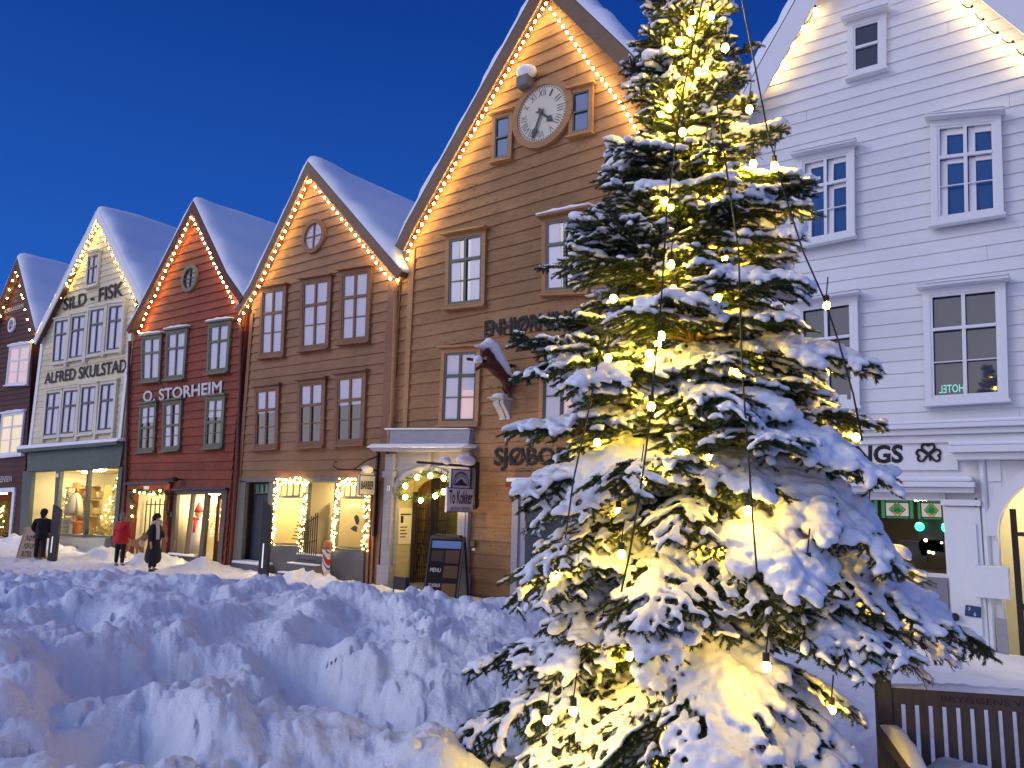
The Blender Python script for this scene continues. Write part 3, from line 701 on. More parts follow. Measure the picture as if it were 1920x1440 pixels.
# shopfront of the barber
BARB = worn('grey_green_paint', (.16, .17, .15), .75, 2, .55, .1, tone=False)
qd = Q((463, 902), (716, 898), (705, 1095), (449, 1066))
m = MB()
for pxs in (((452, 897), (714, 894), (714, 903), (452, 904)), ((452, 902), (463, 902), (453, 1064), (441, 1064)), ((506, 905), (517, 905), (505, 1030), (497, 1075), ), ((574, 906), (581, 906), (569, 1070), (560, 1070)), ((630, 905), (637, 905), (626, 1070), (618, 1086))):
    m.qbox(Q(*pxs), 0, 1, 0, 1, -.08, .04)
m.build('shop_frame', BARB, D)
m = MB(); m.qbox(Q((691, 898), (733, 896), (718, 1096), (683, 1094)), 0, 1, 0, 1, -.05, .0); 
for a_ in ((698, 902, 690, 1094), (707, 902, 698, 1095), (722, 900, 708, 1096)):
    m.qbox(Q((a_[0]-2, a_[1]), (a_[0]+2, a_[1]), (a_[2]+2, a_[3]), (a_[2]-2, a_[3])), 0, 1, 0, 1, .003, .06)
m.build('corner_panel', T_BROWN, D)
m = MB(); m.qbox(Q((464, 928), (508, 926), (497, 1056), (455, 1052)), 0, 1, 0, 1, -.30, -.22)
for (a, b, c, d) in ((.12, .45, .08, .42), (.55, .88, .08, .42), (.12, .45, .5, .93), (.55, .88, .5, .93)):
    m.qbox(Q((464, 928), (508, 926), (497, 1056), (455, 1052)), a, b, c, d, -.215, -.20)
dr = m.build('door', T_BLUE, D)
m = MB(); h = at(500, 1000); m.ell((h[0], FY+.18, h[1]), .035, 6, 5); m.build('door_handle', BLACK, dr)
tl = Q((466, 907), (508, 905), (508, 924), (465, 926)); m = MB(); m.qbox(tl, 0, 1, 0, 1, -.26, -.24); tw = m.build('transom_window', plain('green_transom', (.05, .12, .11), .1, emis=(.15, .5, .45), es=.12, coat=1), D)
bars(tl, 5, 0, 0, 0, .03, -.24, -.20).build('glazing_bars', BARB, tw)
m = MB(); d_ = at(459, 1058); m.box(d_[0], d_[0]+1.4, FY-.45, FY+.3, -.1, at(459, 1054)[1]); st_ = m.build('doorstep', T_STONE, D)
m = MB(); m.box(d_[0], d_[0]+1.35, FY-.44, FY+.1, at(459, 1054)[1]+.003, at(459, 1054)[1]+.07); m.build('doorstep_snow', SNOWS, D, bevel=.03)
SHOPW = worn('barber_room_walls', (.66, .58, .36), .85, 1.2, .8, 0, tone=False, stretch=(1, 1, 1), amt=.2)
q1 = Q((517, 907), (574, 905), (562, 1023), (507, 1021)); rD1 = room(D, q1, 1.5, SHOPW, ((.5, .4),), L=.14)
q2 = Q((637, 906), (690, 906), (684, 1032), (625, 1027)); rD2 = room(D, q2, 1.2, SHOPW, ((.5, .4),), L=.14)
q3 = Q((581, 907), (632, 906), (622, 1064), (568, 1062)); rD3 = room(D, q3, 3.0, SHOPW, ((.5, .45),), L=.16)
for qq, nm in ((q1, 'a'), (q2, 'b')):
    f = bars(qq, 1, .78, 0, 0, .05, -.04, .02)
    for i in range(1, 5): f.qbox(qq, i/5-.01, i/5+.01, .78, 1, -.03, .01)
    f.build('shop_window_frame', BARB, D)
board(D, [(502, 1022), (563, 1024), (556, 1078), (496, 1076)], -.1, .06, T_STONE, 'plinth'); board(D, [(623, 1030), (685, 1034), (684, 1094), (620, 1090)], -.1, .06, T_STONE, 'plinth')
m = MB(); a = at(571, 1060); b = at(617, 1064)
for i in range(3): m.box(a[0]-.1, b[0]+.1, FY-.25-.28*i, FY+1.0, -.1, .62-.22*i)
m.build('doorstep', T_STONE, D)
m = MB()
for i in range(3): m.box(a[0]-.08, b[0]+.08, FY-.25-.28*i+.01, FY-.25-.28*i+.2, .62-.22*i+.002, .66-.22*i)
m.build('doorstep_snow', SNOWS, D, bevel=.02)
# shop door inside the recess
m = MB(); qdo = Q((586, 932), (612, 931), (601, 1040), (575, 1040)); z = -.9
for (s0, s1, t0, t1) in ((0, 1, 0, .3), (0, .16, .3, 1), (.84, 1, .3, 1), (.16, .84, .93, 1)): m.qbox(qdo, s0, s1, t0, t1, z-.05, z)
m.build('door', BARB, D)
m = MB(); qg = Q((578, 985), (609, 962), (605, 1056), (572, 1050))
for i in range(9): m.qbox(qg, i/8-.012, i/8+.012, 0, 1+.03*(i % 2), .22, .245)
for tt in (.05, .45, .93): m.qbox(qg, 0, 1, tt-.01, tt+.01, .25, .268)
m.build('iron_gate', BLACK, D)
m = MB(); c = at(546, 962); m.ell((c[0], FY+.55, c[1]), .12, 12, 8); gl = m.build('globe_lamp', LAMPG, D, smooth=True); m = MB(); m.tube([(c[0], FY+.55, c[1]+.1), (c[0], FY+.55, c[1]+1.0)], .01); m.build('cord', BLACK, gl)
gable_lights('warm string lights along the edges of the dark brown gable', poly([(449, 600), (487, 534), (577, 342)], 21, .8)+poly([(582, 340), (598, 358), (680, 458), (728, 522), (744, 525)], 20, .8))
vpipe(D, [(749, 520), (742, 545), (742, 570), (741, 620), (735, 780), (728, 846)], .06, T_OCHRE, .12)

# ================================================================== E: big ochre house with clock, unicorn and portal
E_ = bthing('wooden_house', (930, 1110), 'tall ochre brown gabled house with clock and carved unicorn, right behind the snowy fir')
apE = at(1022, -53, .3); ltE = at(741, 462, .3); ktE = at(762, 418, .3); rg = at(1172, 157, .3)
lineE = [ltE, ktE, apE, np.array([2*apE[0]-ktE[0], ktE[1]]), np.array([2*apE[0]-ltE[0], ltE[1]])]
zt = at(775, 470)[1]; xl = at(744, 600)[0]; xr = 2*apE[0]-at(766, 470)[0]
zb0 = at(889, 808)[1]
qE = Q((xl, zt), (xr, zt+.25), (xr, -.2), (xl, -.2), xz=True)
holes = [Q((715, 822), (884, 822), (868, 1112), (715, 1112)), ]
siding(E_, qE, lineE, .30, P_OCHRE, holes, lean=.03, amp=.12)
gable_roof(E_, lineE, .33, T_BARGE, snow=.26); sidewalls(E_, xl, xr, zt-.1, P_OCHRE)
m = MB(); q = Q((771, 470), (781, 467), (766, 802), (758, 802)); m.qbox(q, 0, 1, 0, 1, 0, .07); m.build('corner_board', T_OCHRE, E_)
# ridge board peeping out of the roof snow
m = MB(); y0 = FY+.5; m.box(apE[0]+.05, apE[0]+.14, y0+1.2, y0+5.5, apE[1]+.12, apE[1]+.36); m.build('ridge_board', BLACK, E_)
we = dict(cas=T_OCHRE, sash=T_GREEN, cw=.11, tr=.66, nb=1, st=.05)
def wE(px, **k): return window(E_, px, **{**we, **k})
wE([r7(402, 340), r7(700, 285), r7(690, 850), r7(393, 880)], pane=GLASS, curtain=CURT, cmode=0, head=.3)
wE([r7(1118, 210), r7(1478, 140), r7(1466, 760), r7(1118, 775)], pane=GLASS, curtain=CURT, cmode=0, head=.3, snow=.08)
wE([r8(530, 140), r8(822, 125), r8(803, 708), r8(505, 712)], pane=LITC, curtain=CURT, cmode=2, head=.22)
wE([r8(1270, 120), r8(1620, 85), r8(1600, 702), r8(1252, 712)], pane=LITC, curtain=CURT, cmode=2, head=.22)
# third column, mostly behind the fir
for px in ([r7(402, 340), r7(700, 285), r7(690, 850), r7(393, 880)], [r8(530, 140), r8(822, 125), r8(803, 708), r8(505, 712)]):
    q = Q(*px); cx = apE[0]; mir = lambda v: np.array([2*cx-v[0]+.2, v[1]+.0])
    window(E_, [mir(q.tr), mir(q.tl), mir(q.bl), mir(q.br)], pane=LITC, xz=True, **we)
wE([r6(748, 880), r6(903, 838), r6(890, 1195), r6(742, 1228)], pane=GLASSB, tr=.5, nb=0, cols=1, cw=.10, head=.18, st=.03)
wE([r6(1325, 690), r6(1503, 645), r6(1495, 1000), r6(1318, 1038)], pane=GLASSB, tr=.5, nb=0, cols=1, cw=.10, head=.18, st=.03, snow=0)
text('ENHJØRNINGEN', Q(r7(682, 968), (1128, 572), (1128, 607), r7(680, 1094)), .05, LETTER, parent=E_, bold=.034)
text('SJØBODEN', Q(r8(918, 875), (1130, 838), (1130, 872), r8(912, 1012)), .05, LETTER, parent=E_, bold=.03)
# clock
cc = at(1016, 212.5, .1); top = at(1018.5, 159.5, .1); rad = np.linalg.norm(top-cc)*.985
def disc(c, r0, r1, n0, n1, seg=64):
    m = MB(); vs = []
    for k in range(seg):
        t = 2*math.pi*k/seg
        for rr, n in ((r0, n0), (r0, n1), (r1, n1), (r1, n0)): vs.append((c[0]+rr*math.cos(t), FY-n, c[1]+rr*math.sin(t)))
    m.add(vs, [(4*k+j, 4*k+(j+1) % 4, 4*((k+1) % seg)+(j+1) % 4, 4*((k+1) % seg)+j) for k in range(seg) for j in range(4)]); return m
CK = disc(cc, rad*.995, rad*1.22, .01, .14).build('clock', T_OCHRE, E_)
m = MB(); m.add([(cc[0]+rad*math.cos(2*math.pi*k/64), FY-.10, cc[1]+rad*math.sin(2*math.pi*k/64)) for k in range(64)], [tuple(range(64))]); m.build('clock_face', worn('clock_face_enamel', (.72, .66, .50), .75, 1.5, .5, 0, tone=False, amt=.4, stretch=(1, 1, 1)), CK)
m = MB()
for k in range(60):
    t = math.pi*2*k/60; r0 = rad*.93; a = np.array([cc[0]+r0*math.sin(t), cc[1]+r0*math.cos(t)]); m.box(a[0]-.012, a[0]+.012, FY-.108, FY-.103, a[1]-.012, a[1]+.012)
m.build('minute_track', LETTER, CK)
for k, s in enumerate(['XII', 'I', 'II', 'III', 'IIII', 'V', 'VI', 'VII', 'VIII', 'IX', 'X', 'XI']):
    t = -2*math.pi*k/12; r = rad*.74; c = np.array([cc[0]-r*math.sin(t), cc[1]+r*math.cos(t)])
    wd = rad*.036*{'I': 1, 'V': 2.0, 'X': 2.0, 'II': 2, 'IV': 3, 'VI': 3, 'IX': 3, 'XI': 3, 'III': 3, 'VII': 4, 'XII': 4, 'VIII': 5, 'IIII': 4}[s]; hh = rad*.125
    ex = np.array([math.cos(t), math.sin(t)]); ez = np.array([-math.sin(t), math.cos(t)])
    q = Q(c-ex*wd+ez*hh, c+ex*wd+ez*hh, c+ex*wd-ez*hh, c-ex*wd-ez*hh, xz=True); text(s, q, .106, BLACK, 'numeral', CK, bold=-.012)
def hand(ang, L_, wd, tail, n):
    e = np.array([math.sin(ang), math.cos(ang)]); f = np.array([e[1], -e[0]]); m = MB()
    P = [cc-e*tail-f*wd*1.2, cc-e*tail*.6+f*0, cc-e*tail+f*wd*1.2, cc+f*wd*.5, cc+e*L_*.55+f*wd*.5, cc+e*L_*.66+f*wd*1.5, cc+e*L_, cc+e*L_*.66-f*wd*1.5, cc+e*L_*.55-f*wd*.5, cc-f*wd*.5]
    m.prism(P[::-1], n, n+.012); m.build('clock_hand', BLACK, CK)
hd = at(1007, 0)
hand(math.radians(132), rad*.62, .055, rad*.26, .118); hand(math.radians(202), rad*.95, .045, rad*.16, .135)
m = MB(); c = at(982, 152, .25); m.box(c[0]-.16, c[0]+.16, FY-.34, FY-.02, c[1]-.15, c[1]+.12); FL = m.build('wall_floodlight', plain('grey_metal', (.12, .12, .14), .5), E_, bevel=.02)
m = MB(); m.ell((c[0]+.05, FY-.22, c[1]+.22), (.26, .22, .15), 12, 8); m.build('snow_cap', SNOWS, FL, smooth=True)
# portal
PO = []
def pbox(px, n0, n1, nm='portal_board', mat=T_PORTAL, bev=0): return board(E_, px, n0, n1, mat, nm, bevel=bev)
prt, _ = pbox([rz(135, 103), rz(758, 103), rz(748, 213), rz(150, 213)], -.1, .16, 'portal_parapet')
m = MB(); q = Q(rz(130, 96), rz(760, 96), rz(760, 104), rz(130, 108)); m.qbox(q, 0, 1, 0, 1, -.05, .22); m.build('portal_cap_snow', SNOWS, E_, bevel=.02)
pbox([rz(50, 238), rz(775, 236), rz(745, 270), rz(92, 270)], -.1, .42, 'portal_cornice')
m = MB(); q = Q(rz(45, 216), rz(782, 214), rz(778, 246), rz(45, 246)); m.qbox(q, 0, 1, 0, 1, -.05, .50, .30); m.build('portal_cornice_snow', SNOWS, E_, bevel=.06)
# arch panel: a boarded front with an arched opening
arcL, arcR = at(746, 930), at(862, 930); arcT = at(808, 886); OUT = [at(*rz(140, 270)), at(*rz(745, 270)), at(*rz(728, 700)), at(*rz(690, 1330)), at(*rz(90, 1330))]
cx = (arcL[0]+arcR[0])/2; rx = (arcR[0]-arcL[0])/2; sp = (arcL[1]+arcR[1])/2; rzv = arcT[1]-sp
m = MB(); xL, xR = at(735, 930)[0]-.12, at(885, 930)[0]; zT = OUT[0][1]; K = 18
def arch_pts(cx, rx, sp, rv, K=18): return [(cx-rx*math.cos(math.pi*k/K), sp+rv*math.sin(math.pi*k/K)) for k in range(K+1)]
AP = arch_pts(cx, rx, sp, rzv, K)
for k in range(K):
    a, b = AP[k], AP[k+1]; m.prism([(a[0], a[1]), (b[0], b[1]), (b[0], zT), (a[0], zT)][::-1], -.02, .05)
m.prism([(xL, -.2), (AP[0][0], -.2), (AP[0][0], zT), (xL, zT)][::-1], -.02, .05); m.prism([(AP[-1][0], -.2), (xR, -.2), (xR, zT), (AP[-1][0], zT)][::-1], -.02, .05)
m.build('portal', T_PORTAL, E_)
m = MB()
ring = arch_pts(cx, rx+.0, sp, rzv, K); ring2 = arch_pts(cx, rx+.14, sp, rzv+.14, K)
for k in range(K): m.prism([ring[k], ring[k+1], ring2[k+1], ring2[k]], .052, .10)
for (x0, x1) in ((xL-.02, xL+.26), (xR-.26, xR+.02)):
    m.box(x0, x1, FY-.15, FY-.052, .55, zT-.06); m.box(x0-.05, x1+.05, FY-.2, FY-.05, -.2, .55); m.box(x0-.04, x1+.04, FY-.19, FY-.05, zT-.62, zT-.48); m.box(x0+.07, x1-.07, FY-.165, FY-.151, 1.0, zT-.9)
kx = at(810, 860)[0]; m.box(kx-.05, kx+.05, FY-.13, FY-.052, AP[K//2][1]+.05, zT); m.box(xL+.25, xR-.25, FY-.075, FY-.052, zT-.42, zT-.36)
m.build('portal_moulding', T_PORTAL, E_)
# passage behind the arch
CREAMW = worn('cream_passage_wall', (.50, .44, .26), .7, 1.3, .8, .1, tone=False); GREENW = worn('green_board_wall', (.20, .19, .08), .6, 2, .8, .3, tone=False)
dpt = 1.9; gd = .55
def X_(px, dep): return at(px, 1000, -dep)[0]
m = MB(); m.box(AP[0][0]-.04, AP[0][0]-.005, FY+.03, FY+gd, -.2, sp+rzv+.3); m.box(AP[0][0], AP[-1][0], FY+.03, FY+dpt, sp+rzv+.25, sp+rzv+.32)
ia = arch_pts((X_(775, gd)+X_(866, gd))/2, (X_(866, gd)-X_(775, gd))/2, sp-.02, rzv*.86, 16)
for k in range(16):
    a, b = ia[k], ia[k+1]; m.hexa([(a[0], FY+gd, a[1]), (b[0], FY+gd, b[1]), (b[0], FY+gd, sp+rzv+.3), (a[0], FY+gd, sp+rzv+.3), (a[0], FY+gd+.06, a[1]), (b[0], FY+gd+.06, b[1]), (b[0], FY+gd+.06, sp+rzv+.3), (a[0], FY+gd+.06, sp+rzv+.3)])
m.box(AP[0][0]-.04, ia[0][0], FY+gd, FY+gd+.06, -.2, sp+rzv+.3); m.build('passage_wall', CREAMW, E_)
m = MB(); m.box(AP[-1][0]+.005, AP[-1][0]+.04, FY+.03, FY+dpt, -.2, sp+rzv+.3); m.box(ia[0][0]-1, AP[-1][0]+.6, FY+dpt, FY+dpt+.05, -.2, sp+rzv+.3)
for i in range(12): m.box(ia[0][0]-1, AP[-1][0]+.6, FY+dpt-.03, FY+dpt-.002, i*.33, i*.33+.30)
m.build('passage_boards', GREENW, E_)
m = MB(); m.box(ia[0][0]-.0, ia[0][0]+.10, FY+gd-.06, FY+gd-.002, .1, sp+.1)
m.build('gate_frame', BLACK, E_); m = MB(); x = X_(812, .9); m.box(x-.09, x+.09, FY+.86, FY+.98, .1, sp+rzv+.24); m.build('gate_post', BLACK, E_)
for (pa, pb_, dep) in ((783, 806, .75), (820, 842, 1.1)):
    m = MB(); xa, xb = X_(pa, dep), X_(pb_, dep); nbar = 8; zt3 = sp-.28
    for i in range(nbar): x = xa+(xb-xa)*i/(nbar-1); m.tube([(x, FY+dep, .12), (x, FY+dep, zt3+.12*math.sin(math.pi*i/(nbar-1)))], .012, 5)
    for z in np.arange(.2, zt3, .28): m.box(xa, xb, FY+dep-.012, FY+dep-.002, z, z+.022)
    m.tube([(xa, FY+dep-.03, .3), (xb, FY+dep-.03, 1.7)], .018, 5); m.build('iron_gate', BLACK, E_)
m = MB(); c = at(834, 942); m.ell((c[0]+.25, FY+.6, c[1]+.03), .13, 12, 8); gl = m.build('globe_lamp', LAMPG, E_, smooth=True); m = MB(); m.tube([(c[0]+.25, FY+.6, c[1]+.1), (c[0]+.25, FY+.6, sp+rzv+.3)], .012); m.build('cord', BLACK, gl)
xw = AP[0][0]; y0_, y1_ = FY+.06, FY+.50; qi = P3((xw, y0_, at(*rz(175, 962))[1]), (0, y1_-y0_, 0), (0, 0, .86)); m = MB(); m.qbox(qi, 0, 1, 0, 1, 0, .02); ip = m.build('info_board', T_CREAM, E_)
m = MB(); m.qbox(qi, .1, .9, .80, .84, (.022), (.026)); m.qbox(qi, .12, .32, .58, .78, (.022), (.026)); 
for i in range(4): m.qbox(qi, .12, .55+.1*(i % 2), .18+.09*i, .21+.09*i, (.022), (.026))
m.build('board_print', LETTER, ip)
text('3', Q(rz(146, 532), rz(158, 532), rz(157, 553), rz(145, 553)), .185, LETTER, 'house_number', E_)
board(E_, [rz(141, 524), rz(164, 524), rz(162, 562), rz(139, 562)], .17, .18, T_WHITE, 'number_plate')
m = MB(); a = at(*rz(275, 1280)); m.box(AP[0][0], AP[-1][0], FY-.35, FY+.8, -.1, .12); m.build('doorstep', T_STONE, E_)
board(E_, [rz(748, 935), rz(778, 935), rz(776, 978), rz(746, 978)], .035, .10, T_BARGE, 'meter_box'); board(E_, [rz(752, 990), rz(776, 990), rz(775, 1010), rz(751, 1010)], .035, .06, T_WHITE, 'small_plate')
# second portal, mostly behind the fir
x0 = at(967, 1000)[0]; xe = x0+2.1; z0 = at(985, 905)[1]; m = MB(); m.box(x0, xe, FY-.1, FY-.035, -.1, z0-.1); m.box(x0, x0+.16, FY-.16, FY-.101, -.1, z0-.1); m.box(xe-.16, xe, FY-.16, FY-.101, -.1, z0-.1)
ar = arch_pts((x0+xe)/2, .72, 1.75, .72, 14); ar2 = arch_pts((x0+xe)/2, .82, 1.75, .82, 14)
for k in range(14): m.prism([ar[k], ar[k+1], ar2[k+1], ar2[k]], .102, .15)
m.build('side_door_frame', T_PORTAL, E_)
m = MB(); m.prism([(p[0], p[1]) for p in ar][::-1]+[(ar[0][0], 0), (ar[-1][0], 0)], .101, .12); m.build('side_door', T_BLUE, E_)
m = MB(); m.box(x0-.1, xe+.1, FY-.28, FY-.02, z0-.1, z0); m.build('side_door_cap', P_RED, E_); m = MB(); m.box(x0-.1, xe+.1, FY-.28, FY-.02, z0+.002, z0+.1); m.build('cap_snow', SNOWS, E_, bevel=.04)
gable_lights('warm star lights along the tall gable with the clock', poly([(764, 486), (766, 465), (780, 440), (1017, 16)], 38, .8)+poly([(1024, 6), (1034, 18), (1096, 108), (1168, 200), (1190, 238)], 22, .8)+poly([(1196, 250), (1215, 280), (1235, 312)], 5))
# ================================================================== F: white house on the right
Fh = bthing('wooden_house', (1850, 1235), 'large white gabled house at the right with clover sign over its ground floor')
apF = at(1624, -232, .3); lF = at(1440, 66, .3); rF = at(1920, 34, .3)
sl = (apF[1]-lF[1])/(apF[0]-lF[0]); slr = (apF[1]-rF[1])/(rF[0]-apF[0]); sl = (sl+slr)/2
eaveF = 6.2
lineF = [apF-np.array([(apF[1]-eaveF)/sl, apF[1]-eaveF]), apF, apF+np.array([(apF[1]-eaveF)/sl, eaveF-apF[1]])]
ledge_l, ledge_r = at(1500, 815), at(1920, 797)
zl = ledge_r[1]
xl, xr = lineF[0][0]+.35, lineF[2][0]-.35
qF = Q((xl, 6.7), (xr, 6.7), (xr, zl+.05), (xl, zl+.05), xz=True)
siding(Fh, qF, lineF, .215, P_WHITE, (), lean=.021, amp=.03)
gable_roof(Fh, lineF, .37, T_WHITE, snow=.26, soff=T_WHITE, over=.34); sidewalls(Fh, xl, xr, 6.5, P_WHITE)
wf = dict(cas=T_WHITE, sash=T_WHITE, st=.034, cw=.10)
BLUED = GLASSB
def wF(px, **k): return window(Fh, px, **{**wf, **k})
wF([f1(600, 192), f1(893, 108), f1(893, 525), f1(605, 605)], pane=plain('dark_attic_glass', (.006, .008, .03), .04, coat=.6), cols=1, tr=.52, nb=0, head=.3, n=.02, deep=.0, snow=.02)
def deepwin(px, lit=False, cur=None, cmode=0):
    """box window: outer casing, reveals and a second dark sash further in"""
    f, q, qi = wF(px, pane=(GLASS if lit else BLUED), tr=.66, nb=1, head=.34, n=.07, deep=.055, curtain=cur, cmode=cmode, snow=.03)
    if not lit:
        m = MB()
        for c0 in (0, .5):
            for (t0, t1) in ((0, .66), (.66, 1)):
                m.qbox(qi, c0+.05, c0+.17, t0+.02, t1-.02, .012, .10, .055); m.qbox(qi, c0+.17, c0+.47, t1-.07-.02*(t1 > .9), t1-.02, .0, .075)
        m.build('inner_reveal', T_WHITE, f)
    return f, q, qi
deepwin([f1(1225, 935), f1(1752, 885), f2(1775, 660), f2(1232, 745)])
deepwin([f1(232, 1205), f1(660, 1115), f2(665, 820), (1500, 466)])
_, q3, qi3 = deepwin([f3(1168, 190), f3(1785, 125), f3(1810, 1000), f3(1188, 1035)], lit=True, cur=None)
deepwin([(1494, 574), f3(683, 228), f3(703, 1052), (1499, 770)], lit=True)
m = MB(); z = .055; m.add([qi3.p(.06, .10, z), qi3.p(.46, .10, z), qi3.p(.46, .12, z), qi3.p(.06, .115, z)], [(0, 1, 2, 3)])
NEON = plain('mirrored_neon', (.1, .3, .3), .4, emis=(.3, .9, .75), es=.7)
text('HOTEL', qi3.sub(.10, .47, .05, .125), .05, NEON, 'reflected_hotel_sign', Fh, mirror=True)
for px in ([f3(520, 965), f3(600, 962), f3(602, 1008), f3(522, 1012)],): board(Fh, px, .05, .06, T_WHITE, 'window_card')
# cornice and ground floor
def fbox(x0, x1, z0, z1, n0, n1, name, mat=T_WHITE, bev=0):
    m = MB(); m.box(x0, x1, FY-n1, FY-n0, z0, z1); return m.build(name, mat, Fh, bevel=bev)
m = MB()
m.box(xl-.05, xr+.05, FY-.34, FY+.0, zl-.03, zl+.04); m.box(xl-.03, xr+.03, FY-.24, FY, zl-.12, zl-.032); m.box(xl, xr, FY-.14, FY, zl-.24, zl-.122)
m.build('cornice', T_WHITE, Fh, bevel=.012)
m = MB(); m.box(xl-.05, xr+.05, FY-.33, FY, zl+.041, zl+.10); m.build('ledge_snow', SNOWS, Fh, bevel=.03)
xp = at(1848, 1000)[0]                                             # the downpipe line
zc = at(1775, 888)[1]; zg = at(1600, 890)[1]
sgl, sgr = at(1560, 860)[0], at(1796, 860)[0]; s0 = at(1790, 826)[1]; s1 = at(1790, 884)[1]
fbox(xl, xp-.02, s1-.3, zl-.245, -.1, .01, 'frieze')
fbox(sgl-.9, sgr, s1+.02, s0-.03, .012, .07, 'fascia_sign_board')
text('KLINGS', Q((1545, 838), (1695, 834), (1695, 868), (1545, 872)), .08, LETTER, parent=Fh, bold=.035)
# clover outline: three hearts and a stalk
m = MB(); c = at(1741, 852, .08); S = at(1741, 836, .08)[1]-c[1]
def heart(ang, sc_):
    P = []
    for k in range(25):
        t = 2*math.pi*k/24; x = 16*math.sin(t)**3/17; y = (13*math.cos(t)-5*math.cos(2*t)-2*math.cos(3*t)-math.cos(4*t))/17+1.0
        x *= sc_*.62; y *= sc_*.62; P.append((c[0]+x*math.cos(ang)-y*math.sin(ang), FY-.085, c[1]+x*math.sin(ang)+y*math.cos(ang)))
    m.tube(P, .02, 5, caps=False)
for a_ in (0, math.radians(-98), math.radians(98)): heart(a_, S*1.15)
m.tube([(c[0], FY-.085, c[1]), (c[0]+.02, FY-.085, c[1]-S*.75)], .016, 5); m.build('clover_emblem', BLACK, Fh)
# shop cornice, window, pilasters
zt_ = at(1760, 890)[1]; zb_ = at(1760, 912)[1]
m = MB(); m.box(sgl-1.0, at(1832, 900)[0], FY-.38, FY, zb_-.02, zb_+.06); m.box(sgl-.95, at(1828, 900)[0], FY-.26, FY, zb_-.10, zb_-.022)
m.build('shop_cornice', T_WHITE, Fh, bevel=.01)
m = MB(); m.box(sgl-1.0, at(1832, 900)[0]-.02, FY-.37, FY-.01, zb_+.061, zb_+.15); m.build('cornice_snow', SNOWS, Fh, bevel=.05)
wx0, wx1 = sgl-.6, at(1777, 980)[0]; wz1 = at(1777, 933)[1]; wz0 = at(1777, 1052)[1]-.25
x18 = at(1848, 1000)[0]; x178 = at(1779, 1000)[0]
m = MB(); m.box(xl, wx0, FY-.02, FY+.05, -.3, s1-.3); m.box(wx0, wx1, FY-.02, FY+.05, wz1, s1-.3); m.box(wx0, wx1, FY-.02, FY+.05, -.3, wz0); m.box(wx1, x18, FY-.02, FY+.05, -.3, s1-.3)
m.build('ground_floor_wall', T_WHITE, Fh)
m = MB()
m.box(x178-.02, x18-.04, FY-.12, FY-.021, -.2, zb_-.30); m.box(x178+.20, x18-.10, FY-.155, FY-.121, .35, zb_-.55); m.box(x178-.06, x18-.02, FY-.2, FY-.021, zb_-.29, zb_-.20); m.box(wx1+.0, x178-.04, FY-.09, FY-.021, -.2, zb_-.11)
m.build('pilaster', T_WHITE, Fh, bevel=.006)
text('1', Q((1830, 934), (1834.5, 934), (1834.5, 951), (1830, 951)), .165, LETTER, 'house_number', Fh)
qw = Q((wx0, wz1), (wx1, wz1), (wx1, wz0), (wx0, wz0), xz=True)
PUB = plain('dark_pub_wall', (.03, .025, .02), .8); 
rp = room(Fh, qw, 2.2, PUB, ((.8, .3),), L=.16, name='pub_room')
f = bars(qw, 2, .0, 0, 0, .05, -.04, .03); f.build('shop_window_frame', T_WHITE, Fh)
# stained glass strip: green field, pale lozenge with a clover of green lobes
def emi(name, c, s): return plain(name, c, .3, emis=c, es=s)
SG = {'g': emi('stained_green', (.02, .22, .06), .30), 'l': emi('stained_pale', (.5, .5, .38), .30), 'o': emi('stained_amber', (.6, .26, .06), .35), 'b': BLACK}
sw = [(at(1718, 950)[0], at(1772, 950)[0]), (at(1650, 950)[0], at(1712, 950)[0]), (at(1588, 950)[0], at(1645, 950)[0])]
sz1, sz0 = wz1-.05, at(1760, 975)[1]
for j, (a, b) in enumerate(sw):
    cxm, czm = (a+b)/2, (sz0+sz1)/2; hw, hh = (b-a)/2, (sz1-sz0)/2; parts = {k: MB() for k in SG}
    def quad(k, pts, n): parts[k].add([(p[0], FY-n, p[1]) for p in pts], [tuple(range(len(pts)))])
    quad('b', [(a, sz0), (b, sz0), (b, sz1), (a, sz1)], -.065)
    for (u0, u1, v0, v1) in ((-1, -.72, -1, 1), (.72, 1, -1, 1), (-.7, .7, -1, -.75), (-.7, .7, .75, 1)): quad('g', [(cxm+hw*u0+.01, czm+hh*v0+.01), (cxm+hw*u1-.01, czm+hh*v0+.01), (cxm+hw*u1-.01, czm+hh*v1-.01), (cxm+hw*u0+.01, czm+hh*v1-.01)], -.06)
    quad('l', [(cxm-hw*.68, czm-hh*.7), (cxm+hw*.68, czm-hh*.7), (cxm+hw*.68, czm+hh*.7), (cxm-hw*.68, czm+hh*.7)], -.061)
    quad('b', [(cxm, czm-hh*.86), (cxm+hw*.52, czm), (cxm, czm+hh*.86), (cxm-hw*.52, czm)], -.059)
    quad('o', [(cxm, czm-hh*.78), (cxm+hw*.46, czm), (cxm, czm+hh*.78), (cxm-hw*.46, czm)], -.057)
    for (u, v) in ((0, .34), (-.2, -.02), (.2, -.02), (0, -.2)):
        quad('g', [(cxm+hw*(u+.19*math.cos(t*math.pi/5)), czm+hh*(v+.30*math.sin(t*math.pi/5))) for t in range(10)], -.054)
    main = None
    for k in 'bglo': 
        o = parts[k].build('stained_glass' if main is None else 'coloured_glass', SG[k], Fh if main is None else main); main = main or o
m = MB(); rr = random.Random(3)
for i in range(16): m.ell((at(rr.uniform(1655, 1772), 1010)[0], FY+rr.uniform(.3, 1.2), at(1760, rr.uniform(1015, 1045))[1]), rr.uniform(.015, .03), 6, 4)
m.build('candle_flames', plain('candle_glow', (1, .8, .5), .4, emis=(1, .75, .45), es=6), rp)
m = MB()
